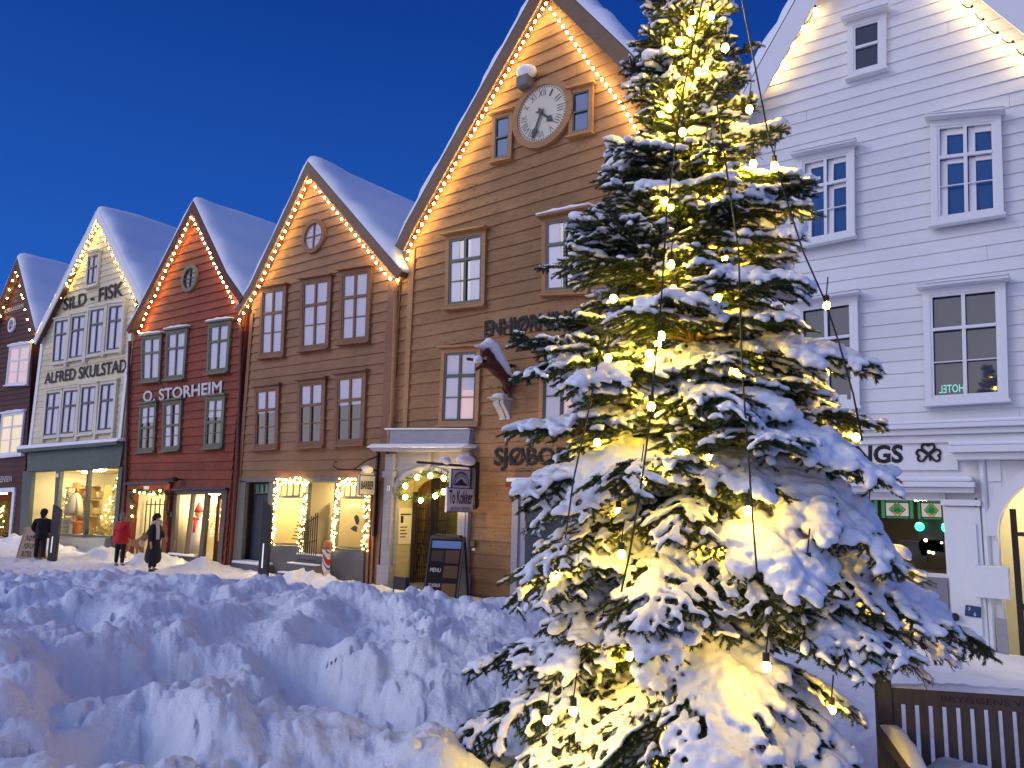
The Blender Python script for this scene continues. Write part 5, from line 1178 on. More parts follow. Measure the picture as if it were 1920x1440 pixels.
# ------------------------------------------------------------------ people and the dog
SKIN_ = plain('skin', (.42, .24, .17), .6)
def zfor(g, py):
    lo, hi = 0, 8
    for _ in range(40):
        z = (lo+hi)/2
        if proj((g[0], g[1], z))[1] > py: lo = z
        else: hi = z
    return lo
def person(label, feet, headpy, face, cloth, shoulder=1.0):
    g = gnd(feet[0], feet[1], .06); H = min(1.92, max(1.5, zfor(g, headpy)-.06)); s = H/1.75
    t = thing('person', (g[0], g[1], .06), label, 'person', 'people in the street')
    ca, sa = math.cos(face), math.sin(face)
    def T(x, y, z): return (g[0]+s*(x*ca-y*sa), g[1]+s*(x*sa+y*ca), .06+s*z)
    J = []; Eg = []
    def j(x, y, z, r, par=None, r2=None): 
        J.append((*T(x, y, z), r*s) if r2 is None else (*T(x, y, z), r*s, r2*s))
        if par is not None: Eg.append((par, len(J)-1))
        return len(J)-1
    pel = j(0, 0, .94, .13, None); wa = j(0, .0, 1.10, .12, pel); ch = j(0, .0, 1.30, .145, wa); nk = j(0, .01, 1.47, .06, ch); hb = j(0, .03, 1.57, .075, nk); ht = j(0, .03, 1.66, .085, hb); j(0, .03, 1.71, .05, ht); j(0, .115, 1.60, .016, hb)
    arms = cloth.get('arms', 'down')
    for sd in (-1, 1):
        k = j(.10*sd, 0, .88, .095, pel); k = j(.11*sd, .01, .50, .06, k); k = j(.11*sd, -.01, .09, .042, k); k = j(.12*sd, .10, .03, .035, k)
        k = j(.19*sd*shoulder, 0, 1.40, .06, ch)
        if arms == 'pockets': k = j(.27*sd, -.04, 1.14, .045, k); k = j(.20*sd, .10, .95, .035, k)
        elif arms == 'lead' and sd == -1: k = j(.25*sd, .02, 1.14, .045, k); k = j(.26*sd, .24, 1.06, .035, k)
        else: k = j(.24*sd, .0, 1.12, .045, k); k = j(.27*sd, .05, .88, .033, k)
        w_ = J[k]; wz = (w_[2]-.06)/s; wx = .26*sd if arms == 'lead' else (.20*sd if arms == 'pockets' else .27*sd); wy = .24 if (arms == 'lead' and sd == -1) else (.10 if arms == 'pockets' else .05)
        pm = j(wx, wy+.01, wz-.07, .026, k)
        for q_, fx in enumerate((-.028, -.010, .010, .028)):
            k2 = j(wx+fx*.4, wy+.01+fx, wz-.12-.006*(q_ in (1, 2)), .009, pm); j(wx+fx*.4-.012*sd, wy+.02+fx, wz-.155-.01*(q_ in (1, 2)), .008, k2)
        j(wx-.01*sd, wy+.055, wz-.09, .009, pm)
    body = skin(J, Eg, 'body', cloth.get('skin', SKIN_), t, sub=2, root=pel)
    # coat: body and sleeves
    hem = cloth['hem']; J = []; Eg = []; c = MB()
    bk = cloth.get('bulk', 1.12); p0 = j(0, 0, 1.0, .19*bk, None, .17*bk); p1 = j(0, 0, 1.2, .18*bk, p0, .16*bk); p2 = j(0, 0, 1.38, .185*bk, p1, .14*bk); j(0, .01, 1.48, .095, p2)
    z = 1.0; par = p0
    for f in (.5, 1): zz = 1.0+(hem-1.0)*f; par = j(0, 0, zz, .19*bk+cloth.get('flare', .03)*f, par, .17*bk+cloth.get('flare', .03)*f)
    for sd in (-1, 1):
        k = j(.20*sd*shoulder, 0, 1.38, .075, p2)
        if arms == 'pockets': k = j(.29*sd, -.04, 1.14, .068, k); j(.21*sd, .09, .98, .055, k)
        elif arms == 'lead' and sd == -1: k = j(.27*sd, .02, 1.13, .068, k); j(.26*sd, .20, 1.07, .055, k)
        else: k = j(.26*sd, 0, 1.12, .066, k); j(.28*sd, .05, .92, .055, k)
    skin(J, Eg, 'coat', cloth['coat'], t, sub=2, root=0)
    for sd in (-1, 1):
        J = []; Eg = []; k = j(.09*sd, 0, .90, .11); k = j(.11*sd, .01, .5, .078, k); j(.11*sd, 0, .12, .062, k); skin(J, Eg, 'trouser_leg', cloth['legs'], t, sub=1)
        m = MB(); x, y, z = T(.115*sd, .05, .05); m.ell((x, y, z), (.085*s, .085*s, .06*s), 10, 6); m.M = None; x2, y2, _z = T(.12*sd, .13, .035); m.ell((x2, y2, _z), (.06*s, .06*s, .045*s), 8, 5); m.build('boot', BLACK, t, smooth=True)
    if cloth.get('hat'):
        m = MB(); x, y, z = T(0, .02, 1.70); m.ell((x, y, z), (.112*s, .112*s, .095*s), 12, 8); m.lathe((x, y, z-.05*s), [(.115*s, 0), (.12*s, .02*s), (.115*s, .04*s)], 12); 
        if cloth.get('brim'): a = T(0, .12, 1.675); m.ell(a, (.09*s, .09*s, .012), 10, 4)
        m.build('hat', cloth['hat'], t, smooth=True)
    if cloth.get('hair'):
        m = MB(); x, y, z = T(0, -.01, 1.645); m.ell((x, y, z), (.108*s, .115*s, .125*s), 12, 8); x, y, z = T(0, -.06, 1.55); m.ell((x, y, z), (.085*s, .07*s, .10*s), 10, 6)
        m.build('hair', cloth['hair'], t, smooth=True)
    if cloth.get('scarf'):
        m = MB(); pts = [T(.125*math.cos(a), .02+.115*math.sin(a), 1.50+.02*math.sin(3*a)) for a in np.linspace(0, 6.9, 16)]; m.tube(pts, .055*s, 8); m.tube([T(.10, .11, 1.48), T(.14, .17, 1.30), T(.15, .19, 1.0)], [.05*s, .055*s, .05*s], 8); m.build('scarf', cloth['scarf'], t, smooth=True)
    return t, T
DKC = plain('black_wool', (.010, .010, .013), .9); DKT = plain('black_trousers', (.008, .008, .010), .9)
person('man in a black coat and cap standing beside the leftmost dark pillar', (72, 1054), 964, math.radians(48), dict(coat=DKC, legs=DKT, hem=.80, flare=.0, hat=DKC, brim=True, hair=DKC, arms='pockets'), 1.12)
person('person in a bright red winter coat walking before the cream shop plinth', (222, 1064), 977, math.radians(25), dict(coat=plain('red_coat', (.50, .015, .02), .8), legs=DKT, hem=.72, flare=.05, hair=plain('grey_blond_hair', (.22, .16, .11), .8), arms='down'))
w_, Tw = person('person in a long black coat, dark beanie and pale scarf walking a dog', (284, 1073), 967, math.radians(-60), dict(coat=plain('long_black_coat', (.012, .014, .016), .9), legs=DKT, hem=.20, flare=.10, hat=DKT, scarf=plain('pale_scarf', (.50, .44, .38), .9), hair=DKC, arms='lead'))
# dog: side on, head to the right
g = gnd(246, 1058, .05); dt_ = thing('dog', (g[0], g[1], .2), 'small tan and white dog on a lead behind the person in the long black coat', 'dog')
TAN = plain('tan_fur', (.32, .16, .06), .9); CRM = plain('cream_fur', (.62, .50, .34), .9); hd_ = math.radians(20); ca, sa = math.cos(hd_), math.sin(hd_)
def DT(x, y, z): return (g[0]+1.15*(x*ca-y*sa), g[1]+1.15*(x*sa+y*ca), .2+1.15*z)
J = []; Eg = []
def dj(x, y, z, r, par=None): J.append((*DT(x, y, z), r)); (Eg.append((par, len(J)-1)) if par is not None else None); return len(J)-1
bm_ = dj(0, 0, .40, .105); rp_ = dj(-.22, 0, .41, .10, bm_); chh = dj(.20, 0, .40, .125, bm_); nk_ = dj(.30, 0, .52, .085, chh); hd2 = dj(.37, 0, .60, .078, nk_); mz = dj(.46, 0, .57, .042, hd2); dj(.51, 0, .565, .028, mz)
for s in (-1, 1):
    k = dj(-.25, .07*s, .34, .07, rp_); k = dj(-.20, .08*s, .25, .045, k); k = dj(-.30, .08*s, .14, .026, k); k = dj(-.28, .08*s, .03, .024, k); dj(-.24, .08*s, .012, .022, k)
    k = dj(.20, .07*s, .28, .05, chh); k = dj(.20, .07*s, .15, .028, k); k = dj(.21, .07*s, .03, .024, k); dj(.24, .07*s, .012, .022, k)
    k = dj(.35, .06*s, .67, .022, hd2); dj(.33, .09*s, .63, .015, k)
k = dj(-.32, 0, .46, .03, rp_); k = dj(-.40, 0, .58, .028, k); dj(-.36, 0, .66, .016, k)
skin(J, Eg, 'body', TAN, dt_)
m = MB(); m.ell(DT(.27, 0, .42), (.11, .11, .14), 10, 6); m.ell(DT(.45, 0, .565), (.05, .045, .035), 8, 5); m.build('white_bib', CRM, dt_, smooth=True)
m = MB(); hnd = Tw(-.26, .26, .98); m.tube([DT(.27, 0, .60), DT(.6, .0, .55), hnd], .012, 5); m.build('lead', BLACK, dt_)

# ------------------------------------------------------------------ things inside the shops
def small_fir(label, c, H, R, n=900, lights=24, mat=None, bm_=None, group='little decorated firs in the shop windows'):
    t = thing('decorated_fir', c, label, 'christmas tree', group); V = []; F = []
    for i in range(n):
        z = rng.uniform(0.08, 1)**1.1; r = R*(1-z)*rng.uniform(.5, 1.05)+.02; a = rng.uniform(0, 6.28); p = np.array([c[0]+r*math.cos(a), c[1]+r*math.sin(a), c[2]+H*z]); o = np.array([math.cos(a), math.sin(a), -.35+rng.uniform(-.3, .3)])*.10; u = np.cross(o, [0, 0, 1]); u = u/np.linalg.norm(u)*.018
        b = len(V); V += [p-u, p+u, p+o+u*.3, p+o-u*.3]; F.append((b, b+1, b+2, b+3))
    raw('needles', V, F, mat or plain('shop_fir_green', (.10, .20, .05), .7) if 'shop_fir_green' not in MAT else (mat or MAT['shop_fir_green']), t)
    m = MB(); m.tube([c, (c[0], c[1], c[2]+H*.9)], .02, 6); m.build('trunk', T_BROWN, t)
    m = MB()
    for i in range(lights): z = rng.uniform(.1, .95); a = rng.uniform(math.pi, 2*math.pi); r = R*(1-z)*1.02; m.ell((c[0]+r*math.cos(a), c[1]+r*math.sin(a), c[2]+H*z), .022, 6, 4)
    o = m.build('lights', bm_ or BULBY2, t); o['kind'] = 'stuff'
    return t
def pin(px, py, dep): a = at(px, py, -dep); return (a[0], FY+dep, a[1])
small_fir('lit fir behind the dark post in the middle of the cream house shop', pin(117, 1003, .9), 1.9, .55)
small_fir('lit fir at the right end of the cream house shop window', pin(213, 1003, .8), 2.3, .62, 1200, 34)
small_fir('lit fir with red baubles in the window of the leftmost house', pin(2, 1006, .6), 1.5, .5, 700, 26)
# jacket on a stand with an orange hat, shelf, terracotta pot, posters in the pop-up shop
c = np.array(pin(134, 1000, .7)); t = thing('coat_stand', c, 'pale jacket with scarf on a stand under an orange hat in the cream house shop', 'clothes stand')
H_ = at(134, 913, -.7)[1]-c[2]; LN = plain('pale_jacket', (.42, .38, .30), .9); m = MB(); m.tube([c, c+[0, 0, H_]], .025, 6); m.build('pole', T_BROWN, t)
m = MB(); m.lathe(c, [(.30, H_*.38), (.32, H_*.5), (.27, H_*.68), (.20, H_*.80), (.08, H_*.87)], 14); m.tube([c+[-.22, 0, H_*.78], c+[-.36, -.02, H_*.42]], .07, 7); m.tube([c+[.22, 0, H_*.78], c+[.36, -.02, H_*.42]], .07, 7); m.build('jacket', LN, t, smooth=True)
m = MB(); m.lathe(c, [(.30, H_*.97), (.29, H_*.99), (.15, H_*1.0), (.14, H_*1.08), (.05, H_*1.10)], 14); m.build('hat', plain('orange_hat', (.65, .16, .05), .7, emis=(1, .3, .1), es=.35), t, smooth=True)  # hat material is given a soft orange glow of its own
c = np.array(pin(113, 1003, .35)); t = thing('window_poster', c, 'cream paper poster with dark lettering in the cream house shop window', 'poster'); qp_ = Q((111, 972), (136, 971), (134, 1002), (108, 1002), off=-.30); m = MB(); m.qbox(qp_, 0, 1, 0, 1, -.02, 0); p_ = m.build('paper', plain('poster_paper', (.55, .46, .26), .8), t)
for (wd_, z0, z1, a, b) in (('RØST', .62, .88, .15, .85), ('pop-up', .38, .50, .2, .8), ('butikk', .16, .28, .2, .8)): text(wd_, qp_.sub(a, b, z0, z1), .004, T_BROWN, parent=p_)
c = np.array(pin(141, 1003, .5)); t = thing('flower_pot', c, 'terracotta pot beside the poster in the cream house shop', 'pot'); m = MB(); m.lathe(c, [(.14, 0), (.20, .42), (.23, .43), (.23, .5), (.19, .5)], 14); m.build('pot', plain('terracotta', (.45, .15, .06), .8), t)
m = MB()
for i in range(14): a = rng.uniform(0, 6.28); m.tube([c+[0, 0, .45], c+[.1*math.cos(a), .1*math.sin(a), .62], c+[.22*math.cos(a), .22*math.sin(a), .66]], .008, 4)
m.build('twigs', T_BROWN, t)
c = np.array(pin(172, 985, 1.9)); t = thing('shelf_rack', c, 'light wooden shelf rack with baskets inside the cream house shop', 'shelf'); WD = plain('pale_wood', (.50, .34, .14), .6); m = MB()
for x in (-1.1, 0, 1.1): m.box(c[0]+x-.03, c[0]+x+.03, c[1]-.2, c[1]+.2, c[2]-.6, c[2]+1.6)
for z in (-.3, .35, 1.0, 1.55): m.box(c[0]-1.07, c[0]+1.07, c[1]-.19, c[1]+.19, c[2]+z, c[2]+z+.04)
m.build('frame', WD, t)
for i, (x, z) in enumerate(((-.8, .39), (-.3, .39), (.35, .39), (.8, .39), (-.6, 1.04), (.5, 1.04))): m = MB(); m.lathe((c[0]+x, c[1], c[2]+z), [(.12, 0), (.19, .1), (.17, .28), (.1, .32)], 10); m.build('basket', plain('basket_%d' % i, ((.5, .36, .08), (.30, .14, .05), (.45, .40, .2))[i % 3], .8), t)
c = np.array(pin(190, 1004, .45)); t = thing('window_display', c, 'pale leaves and baubles spread along the sill of the cream house shop', 'display'); V = []; F = []
for i in range(420):
    p = np.array([c[0]+rng.uniform(-1.1, 1.0), c[1]+rng.uniform(-.3, .3), c[2]+rng.uniform(0, .22)]); o = rng.normal(size=3)*.05; u = rng.normal(size=3)*.03; b = len(V); V += [p-u, p+o, p+u]; F.append((b, b+1, b+2))
raw('dry_leaves', V, F, plain('pale_leaves', (.55, .42, .14), .7), t)
# red house shop: two cloth dolls in red and white, glittering tree
for i, (px, py, h, lab) in enumerate(((366, 1036, 1.55, 'white cloth doll with red hat in the red house shop'), (372, 1036, .85, 'small white cloth doll with red scarf at the foot of the larger one'))):
    c = np.array(pin(px, py, .45+.1*i)); t = thing('cloth_doll', c, lab, 'doll', 'cloth dolls in the red house shop'); m = MB(); m.lathe(c, [(.24, 0), (.22, h*.3), (.14, h*.6), (.10, h*.70)], 12); m.build('gown', plain('doll_white_%d' % i, (.7, .62, .58), .9), t, smooth=True)
    m = MB(); m.ell(c+[0, 0, h*.77], .11, 10, 7); m.build('head', plain('doll_head_%d' % i, (.6, .4, .3), .9), t, smooth=True); R_ = plain('doll_red_%d' % i, (.6, .03, .04), .9); m = MB(); m.lathe(c, [(.14, h*.80), (.12, h*.86), (.03, h*1.0)], 10); m.build('hat', R_, t, smooth=True)
    m = MB(); m.tube([c+[-.13, -.05, h*.68], c+[0, -.14, h*.66], c+[.14, -.05, h*.68]], .045, 7); m.tube([c+[.06, -.14, h*.66], c+[.10, -.16, h*.4]], .04, 6); m.build('scarf', R_, t, smooth=True)
small_fir('white frosted fir with lights behind the door pane of the red house shop', pin(404, 1010, 1.0), 2.0, .5, 800, 40, mat=plain('frosted_white', (.55, .52, .42), .8))
small_fir('tall frosted fir hanging behind the dolls of the red house shop', pin(377, 985, 1.3), 2.0, .45, 800, 30, mat=MAT['frosted_white'])
t = thing('light_string', pin(330, 980, .3), 'short column of warm lights at the left edge of the red house shop window', 'string lights')
pts = [np.array(pin(343-i*1.0, 955+i*9.5, .25)) for i in range(10)]; m = MB(); m.tube(pts, .005, 4); m.build('cable', CABLE, t)
for p in pts: bulb_obj(p, .022, BULBY2, t)

# ------------------------------------------------------------------ assumed floodlight, itself unseen, added to throw warm light up the ochre wall
c = P_at(752, 1108, 2.6); c[2] = .55; t = thing('assumed_floodlight', (c[0], c[1], .1), 'assumed small black floodlight, added in the snow before the portal, aimed up the ochre wall', 'assumed floodlight')
m = MB(); m.box(c[0]-.16, c[0]+.16, c[1]-.06, c[1]+.05, c[2]-.14, c[2]+.10); m.tube([(c[0]-.2, c[1], c[2]-.4), (c[0]-.2, c[1], c[2])], .015, 6); m.tube([(c[0]+.2, c[1], c[2]-.4), (c[0]+.2, c[1], c[2])], .015, 6); m.build('housing', BLACK, t)
m = MB(); m.box(c[0]-.13, c[0]+.13, c[1]+.052, c[1]+.06, c[2]-.11, c[2]+.07); m.build('lens', plain('assumed_flood_lens', (1, .8, .5), .3, emis=(1, .62, .24), es=20), t)
sp = bpy.data.lights.new('assumed_flood_beam', 'SPOT'); sp.energy = 170; sp.color = (1, .64, .28); sp.spot_size = math.radians(100); sp.spot_blend = .8; sp.shadow_soft_size = .12
so_ = bpy.data.objects.new('assumed_flood_beam', sp); COL.objects.link(so_); so_.parent = t; so_.location = (0, .12, c[2]-.1); so_.rotation_euler = Vector((-.02, .55, 1)).to_track_quat('-Z', 'Y').to_euler()
# ------------------------------------------------------------------ snow-covered ground
def perlin(x, y, seed=0):
    r = np.random.default_rng(seed); n = 256; ang = r.uniform(0, 2*np.pi, (n, n)); gx, gy = np.cos(ang), np.sin(ang)
    xi, yi = np.floor(x).astype(int), np.floor(y).astype(int); xf, yf = x-xi, y-yi
    u, v = xf*xf*xf*(xf*(xf*6-15)+10), yf*yf*yf*(yf*(yf*6-15)+10)
    def d(i, j): a, b = (xi+i) % n, (yi+j) % n; return gx[a, b]*(xf-i)+gy[a, b]*(yf-j)
    return (d(0, 0)*(1-u)+d(1, 0)*u)*(1-v)+(d(0, 1)*(1-u)+d(1, 1)*u)*v
def worley(x, y, seed=0):
    r = np.random.default_rng(seed); n = 128; px_, py_, hh = r.random((n, n)), r.random((n, n)), r.random((n, n)); xi, yi = np.floor(x).astype(int), np.floor(y).astype(int)
    f1_ = np.full(x.shape, 9.); hv = np.zeros(x.shape)
    for i in (-1, 0, 1):
        for j in (-1, 0, 1):
            a, b = (xi+i) % n, (yi+j) % n; d = np.hypot(xi+i+px_[a, b]-x, yi+j+py_[a, b]-y); w_ = d < f1_; f1_ = np.where(w_, d, f1_); hv = np.where(w_, hh[a, b], hv)
    return f1_, hv
PXS = [-1500, -600, 0, 250, 400, 550, 700, 850, 950, 1100, 1300, 1500, 1650, 1750, 1900, 2300, 4000]
RS = [0, 1.5, 2.5, 4, 5.5, 7, 8, 9, 10, 12, 14, 17, 20, 30, 60]
TB = {-1500: [.5, .6, .7, .8, .8, .8, .7, .6, .5, .4, .3, .2, .1, .1, .1],
 -600: [.6, .7, .85, 1.0, 1.0, 1.0, .95, .9, .8, .6, .4, .2, .1, .1, .1],
 0: [.6, .72, .85, 1.0, 1.14, 1.28, 1.28, 1.20, 1.10, .91, .72, .44, .15, .1, .1],
 250: [.6, .70, .80, .95, 1.12, 1.28, 1.28, 1.20, 1.10, .91, .70, .38, .10, .06, .06],
 400: [.6, .68, .78, .92, 1.10, 1.26, 1.27, 1.19, 1.06, .84, .60, .26, .08, .06, .06],
 550: [.6, .66, .70, .86, 1.02, 1.16, 1.20, 1.08, .78, .36, .16, .06, .05, .05, .05],
 700: [.6, .62, .66, .78, .98, 1.10, 1.13, .98, .60, .22, .10, .05, .05, .05, .05],
 850: [.6, .64, .74, .90, 1.0, 1.06, 1.04, .85, .50, .18, .08, .05, .05, .05, .05],
 950: [.55, .58, .62, .80, 1.00, 1.10, 1.12, .95, .55, .18, .08, .05, .05, .05, .05],
 1100: [.5, .48, .46, .50, .85, 1.0, 1.0, .8, .5, .2, .1, .05, .05, .05, .05],
 1300: [.4, .36, .30, .30, .60, .75, .70, .6, .45, .25, .15, .05, .05, .05, .05],
 1500: [.4, .32, .26, .24, .50, .58, .55, .5, .42, .32, .22, .1, .05, .05, .05],
 1650: [.4, .30, .22, .20, .48, .55, .52, .48, .44, .38, .30, .1, .05, .05, .05],
 1750: [.4, .30, .22, .20, .45, .50, .48, .42, .38, .30, .20, .1, .05, .05, .05],
 1900: [.4, .30, .22, .20, .42, .46, .40, .34, .28, .18, .10, .1, .05, .05, .05],
 2300: [.4, .30, .22, .20, .40, .40, .30, .2, .15, .1, .05, .1, .05, .05, .05],
 4000: [.4, .30, .22, .20, .30, .30, .30, .2, .15, .1, .05, .1, .05, .05, .05]}
AZ = np.array([math.atan((p-960)/FPX) for p in PXS]); TBL = np.array([TB[p] for p in PXS])
from numpy import interp
def ground_z(x, y):
    x = np.asarray(x, float); y = np.asarray(y, float); r = np.hypot(x, y)
    az = np.arctan2(x, y)+_Y; az = (az+np.pi) % (2*np.pi)-np.pi; azc = np.clip(az, AZ[0]+1e-6, AZ[-1]-1e-6)
    fi = np.interp(azc, AZ, np.arange(len(AZ))); i = np.clip(np.floor(fi).astype(int), 0, len(AZ)-2); fa = fi-i; fa = fa*fa*(3-2*fa)
    fr = np.interp(r, RS, np.arange(len(RS))); k = np.clip(np.floor(fr).astype(int), 0, len(RS)-2); fk = fr-k; fk = fk*fk*(3-2*fk)*.6+fk*.4
    z = (TBL[i, k]*(1-fa)+TBL[i+1, k]*fa)*(1-fk)+(TBL[i, k+1]*(1-fa)+TBL[i+1, k+1]*fa)*fk
    bank = np.clip((z-.12)/.6, 0, 1)
    sm = np.clip((az-math.atan((850-960)/FPX))/.12, 0, 1)        # smooth, untrampled snow round the fir and the bench
    rough = (1-sm*.82)
    wx = perlin(x*.9+5, y*.9, 11)*.35; wy = perlin(x*.9, y*.9+7, 12)*.35
    big = perlin((x+wx)*.85, (y+wy)*.85, 1)*.18+perlin((x+wx)*1.9, (y+wy)*1.9, 2)*.12
    rid = (1-np.abs(perlin((x+wx)*1.5+3, (y+wy)*1.5, 3))*2.6)*.05
    w1, h1 = worley((x+wx)*2.6, (y+wy)*2.6, 5); w2, h2 = worley((x+wy*.5)*6.5, (y+wx*.5)*6.5, 6); w3, h3 = worley(x*17, y*17, 7)
    dome = lambda w, k: np.clip(1-(w/k)**2, 0, 1)**.7
    lump = dome(w1, .66)*.115*h1**1.5+dome(w2, .64)*.060*h2**1.5+dome(w3, .6)*.020*h3
    fine = perlin(x*4+wx*3, y*4, 8)*.055+perlin(x*9, y*9+wy*4, 9)*.030+perlin(x*21, y*21, 10)*.014
    gate = .55+.45*np.clip(perlin(x*.6+9, y*.6, 13)*3+.5, 0, 1)
    det = (big+rid-.05)*rough*(.25+.75*bank)+(lump*gate+fine)*(.55+.45*bank)*np.maximum(rough, .3)
    near = np.clip((r-1.2)/1.5, 0, 1)
    z = z+det*(.35+.65*near)
    # shop-front heaps of cleared snow along the houses
    fr_ = np.exp(-((y-(FY-1.3))/.6)**2)*np.clip(perlin(x*.45, y*.1+3, 14)*1.2+.14, 0, .34)*(.2+.8*np.clip((-13.2-x)/2.5, 0, 1))
    z = z+fr_*(1+perlin(x*3, y*3, 15)*.6)+fr_*lump*1.5
    for (hx, hy, rad_, dp) in HOLES: z = z-dp*np.exp(-(((x-hx)**2+(y-hy)**2)/rad_**2)**1.6)
    return z
HOLES = []
for (px, py, zz, rad_, dp) in ((640, 1330, .75, .42, .34), (560, 1270, .85, .28, .25), (760, 1380, .75, .30, .20), (200, 1290, .95, .40, .26), (330, 1270, .95, .35, .22), (90, 1150, 1.05, .3, .22), (240, 1420, .85, .26, .30), (430, 1210, 1.0, .35, .2), (700, 1190, 1.05, .4, .15), (150, 1210, 1.0, .25, .2), (870, 1350, .8, .5, .22), (610, 1200, 1.0, .22, .2)):
    gg = gnd(px, py, zz); HOLES.append((gg[0], gg[1], rad_, dp))
GS = snowmat('ground_snow', 1.0, .8, dirt=.13)
nth, nr = 1250, 640; th0, th1 = math.radians(-62), math.radians(52)
A_ = np.linspace(th0, th1, nth)-_Y; Rr = np.geomspace(.5, 46, nr); RR, AA = np.meshgrid(Rr, A_, indexing='ij'); X = RR*np.sin(AA); Yy = RR*np.cos(AA)
Zg = ground_z(X.ravel(), Yy.ravel()).reshape(X.shape); back = Yy > FY+.0; Zg = np.where(back, -.15, Zg)
edge = np.minimum(1, (AA-A_[0])/.1)
V = np.stack([X, Yy, Zg], -1).reshape(-1, 3); I = np.arange(nr*nth).reshape(nr, nth); F = np.stack([I[:-1, :-1], I[:-1, 1:], I[1:, 1:], I[1:, :-1]], -1).reshape(-1, 4)
keep = (Yy[:-1, :-1] < FY+.6).ravel(); F = F[keep][:, ::-1]
gs = raw('snow_bank', V, F, GS, None, smooth=True); finish(gs, kind='structure')
# coarse ground all round (other directions) and out to the horizon
A2 = np.linspace(th1-_Y, th0-_Y+2*math.pi, 260); R2 = np.geomspace(.5, 46, 90); RR, AA = np.meshgrid(R2, A2, indexing='ij'); X2, Y2 = RR*np.sin(AA), RR*np.cos(AA); Z2 = ground_z(X2.ravel(), Y2.ravel()).reshape(X2.shape); Z2 = np.where(Y2 > FY, -.15, Z2)
V = np.stack([X2, Y2, Z2], -1).reshape(-1, 3); I = np.arange(90*260).reshape(90, 260); F = np.stack([I[:-1, :-1], I[:-1, 1:], I[1:, 1:], I[1:, :-1]], -1).reshape(-1, 4)[:, ::-1]
finish(raw('snow_field', V, F, GS, None, smooth=True), kind='structure')
m = MB(); m.box(-900, 900, -900, 900, -.9, -.35); finish(m.build('ground', SNOW), kind='structure')
m = MB(); k = 20; m.add([(.55*math.cos(2*math.pi*i/k), .55*math.sin(2*math.pi*i/k), float(ground_z(0, .5))) for i in range(k)], [tuple(range(k))]); finish(m.build('trodden_snow', SNOW), kind='structure')
# ------------------------------------------------------------------ the bench
TEAK = worn('weathered_teak', (.135, .105, .085), .6, 3, .75, .3, tone=False, stretch=(8, 1, 1))
def campt(px, py, dep): return np.array([0, 0, EYE])+ray(px, py)*dep
B0 = campt(1652, 1290, 4.30); B1 = campt(1920, 1316, 4.16)
bd_ = (B1-B0); bd_[2] = 0; bd_ /= np.linalg.norm(bd_); fw = np.array([bd_[1], -bd_[0], 0]); zr = B0[2]+.02
Bt = thing('park_bench', (B0[0], B0[1], .1), 'snow-covered slatted wooden bench beside the fir at the lower right corner', 'bench')
LB = 1.75
def bp_(a, f, z): return tuple(np.array([B0[0], B0[1], 0])+bd_*a+fw*f+np.array([0, 0, z]))
def bbox_(m, a0, a1, f0, f1_, z0, z1): m.hexa([bp_(a0, f0, z0), bp_(a1, f0, z0), bp_(a1, f1_, z0), bp_(a0, f1_, z0), bp_(a0, f0, z1), bp_(a1, f0, z1), bp_(a1, f1_, z1), bp_(a0, f1_, z1)])
zs = zr-.49
for a in (0, LB):
    m = MB(); bbox_(m, a-.03, a+.045, -.03, .04, .0, zr+.035); m.build('rear_leg', TEAK, Bt, bevel=.006)
    m = MB(); bbox_(m, a-.03, a+.04, .50, .57, .0, zr-.30); m.build('front_leg', TEAK, Bt, bevel=.006)
    m = MB(); vs = []
    for (f, z, h) in ((.04, zr-.205, .075), (.20, zr-.215, .07), (.38, zr-.235, .065), (.62, zr-.262, .06)): vs += [bp_(a-.04, f, z-h), bp_(a+.05, f, z-h), bp_(a+.05, f, z), bp_(a-.04, f, z)]
    m.add(vs, [(4*i+j, 4*i+(j+1) % 4, 4*i+4+(j+1) % 4, 4*i+4+j) for i in range(3) for j in range(4)]+[(3, 2, 1, 0), (12, 13, 14, 15)]); m.build('armrest', TEAK, Bt, bevel=.008)
m = MB(); bbox_(m, .046, LB-.03, -.015, .02, zr-.095, zr-.005); tr_ = m.build('top_rail', TEAK, Bt, bevel=.004)
text('BRYGGENS VENNER    BERGEN', P3(bp_(.30, .022, zr-.065), bd_*.95, (0, 0, .030)), .002, plain('burnt_carving', (.05, .035, .028), .9), parent=tr_)
m = MB(); bbox_(m, .046, LB-.03, -.01, .02, zs+.02, zs+.07); m.build('lower_rail', TEAK, Bt)
n_ = 24
for i in range(n_): m = MB(); a = .075+i*(LB-.15)/(n_-1); bbox_(m, a-.0215, a+.0215, -.006, .014, zs+.06, zr-.09); m.build('back_slat', TEAK, Bt)
m = MB()
for i in range(5): bbox_(m, .05, LB-.04, .05+i*.105, .14+i*.105, zs-.03, zs)
m.build('seat', TEAK, Bt)
def snowpile(name, parent, a0, a1, f0, f1_, zfun, na=60, nf=10, hfun=None):
    V = []; 
    for i in range(na+1):
        for j in range(nf+1):
            u, v = i/na, j/nf; e = min(1, 6*min(u, 1-u)+.0)**.5*(1-abs(2*v-1)**3); V.append(bp_(a0+(a1-a0)*u, f0+(f1_-f0)*v, zfun(u, v)+hfun(u, v)*e))
    F = [(i*(nf+1)+j, i*(nf+1)+j+1, (i+1)*(nf+1)+j+1, (i+1)*(nf+1)+j) for i in range(na) for j in range(nf)]; return raw(name, V, [f[::-1] for f in F], SNOWS, parent, smooth=True)
pn = lambda u, s, k: float(perlin(np.array([u*k+s]), np.array([s*1.7]), 21)[0])
snowpile('rail_snow', Bt, .03, LB, -.035, .03, lambda u, v: zr-.008, 120, 6, lambda u, v: .028+.035*max(0, pn(u, 1, 14))+.02*pn(u, 3, 40))
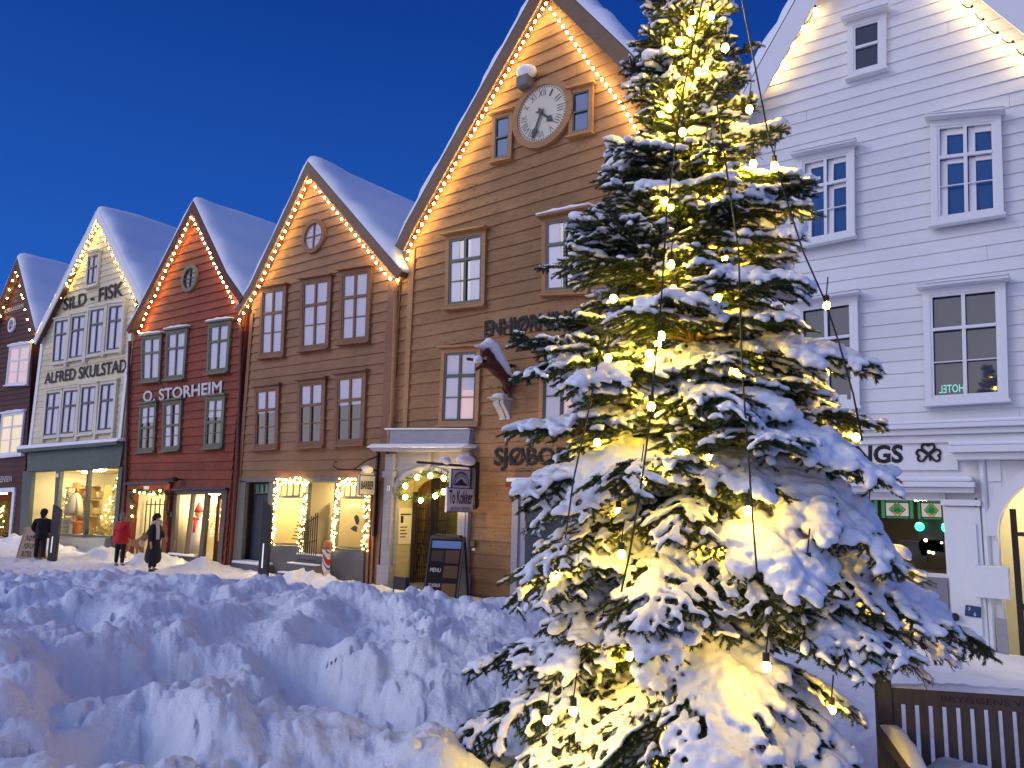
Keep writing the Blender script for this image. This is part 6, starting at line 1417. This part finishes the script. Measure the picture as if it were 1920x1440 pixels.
snowpile('seat_snow', Bt, .06, LB-.05, .0, .60, lambda u, v: zs, 90, 24, lambda u, v: (.17+.10*pn(u+v*.3, 2, 7)+.05*pn(u*2-v, 5, 9)+.10*math.exp(-((u-.13)/.05)**2)*(1-v)))
snowpile('armrest_snow', Bt, -.035, .05, .04, .60, lambda u, v: zr-.208-.055*v, 8, 40, lambda u, v: .05+.02*pn(v, 4, 6)+.02*v)
m = MB(); c = bp_(.008, .0, zr+.05); m.ell(c, (.055, .055, .038), 12, 8); m.build('post_snow', SNOWS, Bt, smooth=True)

# ------------------------------------------------------------------ the snowy fir
TD = 4.25
tb = campt(1303, 950, TD); TX, TY = tb[0], tb[1]
lo, hi = 2, 9
for _ in range(40):
    md = (lo+hi)/2
    if proj((TX, TY, md))[1] > -210: lo = md
    else: hi = md
TTOP = lo; TB0 = .15
fir = thing('christmas_tree', (TX, TY, TB0), 'big snow-laden fir with glowing bulbs standing in the foreground before the ochre house', 'christmas tree')
def radius_at(z):
    u = (TTOP-z)/(TTOP-.3); return .10+1.48*u**1.02
CAMXY = np.array([0., 0.]); tocam = np.array([-TX, -TY]); tocam /= np.linalg.norm(tocam)
segs = []       # (p0, p1, thickness class, order)
snowb = []      # (centre, direction, half length, half width, half height)
wood = MB()
tr = random.Random(11)
def shoot_path(p, d, L_, droop, k, up=0.0, wob=.0):
    """polyline with gravity droop, slight upturn at the tip"""
    P = [np.array(p)]; d = np.array(d, float); d /= np.linalg.norm(d)
    for i in range(k):
        s = (i+.5)/k; g_ = np.array([0, 0, -droop*s*1.6+up*max(0, s-.6)*2]); dd = d+g_+np.array([tr.gauss(0, wob) for _ in range(3)]); dd /= np.linalg.norm(dd); P.append(P[-1]+dd*L_/k)
    return P
def snow_at(a, b, w, h, ext=.0):
    ax = (b-a); l = np.linalg.norm(ax); ax = ax/l; snowb.append(((a+b)/2+np.array([0, 0, .009+h*.75]), ax, l*.5+ext, w, h))
def frond(base, dirv, L_, droop, heavy, up):
    """one bough: a flat spray of side shoots that carry finger-thick needle shoots, snow lying on top in lumps"""
    k = max(5, int(L_/.06)); P = shoot_path(base, dirv, L_, droop, k, up, .03)
    wood.tube(P, [max(.003, .013*L_*(1-i/(k+1))+.0025) for i in range(k+1)], 5, caps=False)
    n = len(P); ph = tr.uniform(0, 6.28); patch = lambda s, o=0: .5+.5*math.sin(ph+s*7+o)
    for i in range(n-1):
        s = (i+1)/(n-1); p = P[i]; q = P[i+1]; ax = (q-p)/np.linalg.norm(q-p)
        if s > .2: segs.append((p, q, .021, 0))
        lat = np.cross(ax, [0, 0, 1]); lat /= (np.linalg.norm(lat)+1e-9)
        pw = patch(s)*heavy
        if s > .12 and tr.random() < .35+.65*pw:
            w_ = (.018+.042*pw*(1-.45*s))*tr.uniform(.8, 1.25)*min(1, L_*1.6+.2); snow_at(p, q, w_, w_*.72, .02)
        if s < .14: continue
        for sd in (-1, 1):
            if tr.random() < .08: continue
            l2 = min(.42, (.50*L_*(1-s)**.8+.06))*tr.uniform(.65, 1.2); d2 = ax*.8+lat*sd*.85+np.array([0, 0, tr.uniform(-.10, .22)]); k2 = max(2, int(l2/.048))
            P2 = shoot_path(p+(q-p)*tr.random(), d2, l2, droop*.55+.16, k2, up*1.2, .05); pat2 = tr.random()*.7+pw*.5
            if l2 > .15: wood.tube(P2, [.0035*(1-.6*j/k2) for j in range(k2+1)], 4, caps=False)
            for j in range(k2):
                a, b = P2[j], P2[j+1]; segs.append((a, b, .020, 1)); s2 = (j+1)/k2; ax2 = (b-a)/np.linalg.norm(b-a); lat2 = np.cross(ax2, [0, 0, 1]); lat2 /= (np.linalg.norm(lat2)+1e-9)
                if tr.random() < (pat2*1.05)*(1 if s2 < .85 else .55): w2 = (.012+.018*pat2*heavy)*tr.uniform(.75, 1.3); snow_at(a, b, w2*1.2, w2*.8, .006)
                if l2 > .085:
                    for sd2 in (-1, 1):
                        if tr.random() < .15: continue
                        l3 = (.050+.07*(1-s2)*min(1, l2/.3))*tr.uniform(.75, 1.25); d3 = ax2*.85+lat2*sd2*.8+np.array([0, 0, tr.uniform(-.15, .25)]); P3_ = shoot_path(a+(b-a)*tr.random(), d3, l3, .18, 2, .25, .06); on = tr.random() < pat2*.9
                        for e in range(2):
                            segs.append((P3_[e], P3_[e+1], .0195, 2))
                            if on and tr.random() < (.95, .55)[e]: w3 = (.011+.010*pat2*heavy)*tr.uniform(.8, 1.3); snow_at(P3_[e], P3_[e+1], w3*1.15, w3*.85, .004)
    return P
z = .42
while z < TTOP-.10:
    u = (TTOP-z)/(TTOP-.3); R_ = radius_at(z); nb_ = 9 if u > .5 else (8 if u > .22 else 5)
    a0 = tr.uniform(0, 6.28)
    for b in range(nb_):
        az = a0+b*2*math.pi/nb_+tr.uniform(-.3, .3); out_ = np.array([math.cos(az), math.sin(az)]); facing = out_@tocam
        if facing < -.55 and tr.random() < .5: continue
        rt = out_@np.array([CR[0], CR[1]]); sc_ = np.interp(z, [.6, 1.0, 1.35, 1.65, 1.9], [.38, .45, .62, 1.08, 1.2]) * np.interp(z, [2.3, 3.2], [1, .86]) if rt > 0 else np.interp(z, [.8, 1.2, 1.6, 2.2, 3.0], [1.14, 1.05, .92, 1.02, 1.10])
        L_ = R_*tr.uniform(.66, 1.15)*(1+(sc_-1)*abs(rt))*np.interp(z, [3.2, 4.4], [1, .84]); 
        el = math.radians(2+40*(1-u)**1.3+tr.uniform(-10, 12)); droop = (.26+.42*u)*tr.uniform(.6, 1.35); up = .30*(1-u)+.12
        heavy = tr.choice([.2, .4, .65, .9, 1.25])*(.85+.25*u); big_ = facing > .35 and u > .45 and tr.random() < .22
        if big_: heavy = 1.7; droop *= 1.35
        frond(np.array([TX, TY, z+tr.uniform(-.06, .06)]), (out_[0]*math.cos(el), out_[1]*math.cos(el), math.sin(el)), L_, droop, heavy, up)
    z += (.105+.045*u)*tr.uniform(.85, 1.15)
wood.tube([(TX, TY, TB0-.3), (TX+.01, TY, 1.5), (TX-.01, TY+.01, 3.2), (TX, TY, TTOP-.5), (TX, TY, TTOP)], [.075, .06, .042, .018, .006], 10)
BARK = worn('fir_bark', (.09, .055, .03), .5, 8, .9, .6, tone=False, stretch=(1, 1, 1))
wood.build('trunk_and_branches', BARK, fir, smooth=True)
# needles -----------------------------------------------------------
S0 = np.array([s[0] for s in segs]); S1 = np.array([s[1] for s in segs]); SR = np.array([s[2] for s in segs])
D = S1-S0; LEN = np.linalg.norm(D, axis=1); AXN = D/LEN[:, None]
mid = (S0+S1)/2; depth = (mid[:, :2]-np.array([TX, TY]))@tocam
dens = np.where(depth > -.05, 1150, 260)
cnt = np.maximum(4, (LEN*dens)).astype(int); idx = np.repeat(np.arange(len(segs)), cnt); n = len(idx); print('shoots', len(segs), 'needles', n, 'snow blobs', len(snowb))
tt = rng.random(n); base = S0[idx]+D[idx]*tt[:, None]; ax = AXN[idx]
rv = rng.normal(size=(n, 3)); rv -= (rv*ax).sum(1)[:, None]*ax; rv /= np.linalg.norm(rv, axis=1)[:, None]
rv[:, 2] += .12; nd = ax*.9+rv*.72; nd /= np.linalg.norm(nd, axis=1)[:, None]; nl = SR[idx]*rng.uniform(.8, 1.25, n)
wv = np.cross(nd, ax); wv /= (np.linalg.norm(wv, axis=1)[:, None]+1e-9); wv *= .0024
tip = base+nd*nl[:, None]
V = np.empty((n*3, 3), np.float32); V[0::3] = base-wv; V[1::3] = base+wv; V[2::3] = tip; F = np.arange(n*3).reshape(n, 3)
m_, t_, b_ = newmat('fir_needles'); nn_ = t_.nodes.new; ll = t_.links.new; tcn = nn_('ShaderNodeTexCoord'); nz = nn_('ShaderNodeTexNoise'); nz.inputs['Scale'].default_value = 5; ll(tcn.outputs['Object'], nz.inputs[0])
rp = nn_('ShaderNodeValToRGB'); ll(nz.outputs[0], rp.inputs[0]); e = rp.color_ramp.elements; e[0].position = .3; e[0].color = (.026, .046, .018, 1); e[1].position = .7; e[1].color = (.07, .10, .036, 1)
ll(rp.outputs[0], b_.inputs['Base Color']); b_.inputs['Roughness'].default_value = .55; b_.inputs['Specular IOR Level'].default_value = .3
raw('needles', V, F, m_, fir)
# snow on the branches: ellipsoids fused by a voxel remesh ----------------
ico = np.array([(0, 0, -1), (.7236, -.5257, -.4472), (-.2764, -.8506, -.4472), (-.8944, 0, -.4472), (-.2764, .8506, -.4472), (.7236, .5257, -.4472), (.2764, -.8506, .4472), (-.7236, -.5257, .4472), (-.7236, .5257, .4472), (.2764, .8506, .4472), (.8944, 0, .4472), (0, 0, 1)])
icf = np.array([(0, 1, 2), (1, 0, 5), (0, 2, 3), (0, 3, 4), (0, 4, 5), (1, 5, 10), (2, 1, 6), (3, 2, 7), (4, 3, 8), (5, 4, 9), (1, 10, 6), (2, 6, 7), (3, 7, 8), (4, 8, 9), (5, 9, 10), (6, 10, 11), (7, 6, 11), (8, 7, 11), (9, 8, 11), (10, 9, 11)])[:, ::-1]
# subdivide once for rounder lumps
mp_ = {}; vv = [tuple(v) for v in ico]; ff = []
def midp(a, b):
    k = (min(a, b), max(a, b))
    if k not in mp_: v = (np.array(vv[a])+np.array(vv[b])); v /= np.linalg.norm(v); vv.append(tuple(v)); mp_[k] = len(vv)-1
    return mp_[k]
for a, b, c in icf: ab, bc, ca_ = midp(a, b), midp(b, c), midp(c, a); ff += [(a, ab, ca_), (b, bc, ab), (c, ca_, bc), (ab, bc, ca_)]
SPH = np.array(vv); SPF = np.array(ff)
C_ = np.array([s[0] for s in snowb]); AX = np.array([s[1] for s in snowb]); HL = np.array([s[2] for s in snowb]); HW = np.array([s[3] for s in snowb]); HH = np.array([s[4] for s in snowb])
ok = np.minimum(HW, HH) > .004; C_, AX, HL, HW, HH = C_[ok], AX[ok], HL[ok], HW[ok], HH[ok]; HW = np.maximum(HW, .011); HH = np.maximum(HH, .010)
LT = np.cross(AX, [0, 0, 1.]); LT /= (np.linalg.norm(LT, axis=1)[:, None]+1e-9); UPV = np.cross(LT, AX)
VV = C_[:, None, :]+SPH[None, :, 0, None]*AX[:, None, :]*(HL+.012)[:, None, None]+SPH[None, :, 1, None]*LT[:, None, :]*HW[:, None, None]+SPH[None, :, 2, None]*UPV[:, None, :]*HH[:, None, None]
FF = SPF[None]+(np.arange(len(C_))*len(SPH))[:, None, None]
tmp = raw('t', VV.reshape(-1, 3), FF.reshape(-1, 3), SNOWS)
md = tmp.modifiers.new('r', 'REMESH'); md.mode = 'VOXEL'; md.voxel_size = .0095
md = tmp.modifiers.new('s', 'SMOOTH'); md.factor = .6; md.iterations = 2
tx_ = bpy.data.textures.new('lumps', 'CLOUDS'); tx_.noise_scale = .05; md = tmp.modifiers.new('d', 'DISPLACE'); md.texture = tx_; md.strength = .016; md.mid_level = .5
sn = bake(tmp, 'branch_snow', snowmat('branch_snow', 2.0, .22, dirt=.0), fir); print('snow faces', len(sn.data.polygons))
# light strings on the fir ------------------------------------------------
bul = [(1298, 38), (1309, 135), (1255, 203), (1405, 205), (1280, 248), (1452, 311), (1412, 308), (1247, 378), (1487, 437), (1258, 496), (1240, 630), (1550, 573), (1565, 693), (1221, 762), (1140, 672), (1605, 820), (1202, 897), (1403, 958), (1165, 1040), (1043, 1079), (1437, 1250), (1637, 1240), (1668, 1105), (1075, 1333), (1026, 1350), (1515, 1060), (1630, 962), (1385, 700), (1330, 860), (1360, 90), (1330, 300), (1290, 720), (1180, 780), (1450, 860), (1500, 780), (1160, 960), (1350, 1010), (1180, 1230), (1390, 1350), (1130, 1180), (1340, 380), (1345, 560), (1120, 880), (1290, 1120), (1260, 1380), (1560, 1330), (1120, 830), (1150, 560)]
ls = thing('string_lights', (TX, TY, TB0), 'bulbs on black cables hanging down through the snowy fir, the inner ones assumed', 'string lights')
def tree_pt(px, py, f=.80):
    d = ray(px, py); o = np.array([0, 0, EYE]); best = None
    for k in np.linspace(2.2, 5.0, 280):
        p = o+d*k; r = np.hypot(p[0]-TX, p[1]-TY)
        if r <= radius_at(p[2])*f: return p
    # beside the crown: stay in the trunk's own depth
    k = TD*.97; return o+d*k
BP = []
for i, (x, y) in enumerate(bul):
    p = tree_pt(x, y, .76 if i < 27 else .5); BP.append(p); bulb_obj(p, .019, BULBT, ls)  # later places are assumed bulbs, added deeper in the crown
for i in range(38):  # assumed hidden bulbs near the trunk, added so the crown glows from within
    zz = 1.0+(TTOP-1.35)*((i+.5)/38)**.75; a_ = tr.uniform(0, 6.28); rr_ = radius_at(zz)*tr.uniform(.2, .42); p = np.array([TX+rr_*math.cos(a_)+tocam[0]*rr_*.9, TY+rr_*math.sin(a_)+tocam[1]*rr_*.9, zz]); BP.append(p); bulb_obj(p, .019, BULBT, ls)
m = MB()
def wire(pts, f=.95):
    P = [tree_pt(x, y, f) for x, y in pts]; m.tube(P, .0045, 5)
wire([(1330, -60), (1275, 200), (1262, 300), (1250, 400), (1240, 560), (1232, 640), (1222, 760), (1205, 890), (1180, 1040), (1165, 1110)]); wire([(1380, -60), (1440, 250), (1470, 360), (1505, 470), (1545, 560), (1572, 640), (1600, 740), (1617, 826)], 1.0)
wire([(1345, 200), (1385, 470), (1392, 700), (1403, 850), (1412, 980), (1420, 1080)]); wire([(1140, 620), (1120, 680), (1108, 750), (1075, 900), (1060, 1010)])
for p in BP: m.tube([p+[0, 0, .02], p+[0, 0, .055]], .015, 7); m.tube([p+[0, 0, .055], p+[.01, .01, .16]], .004, 4)
m.build('cable', CABLE, ls)
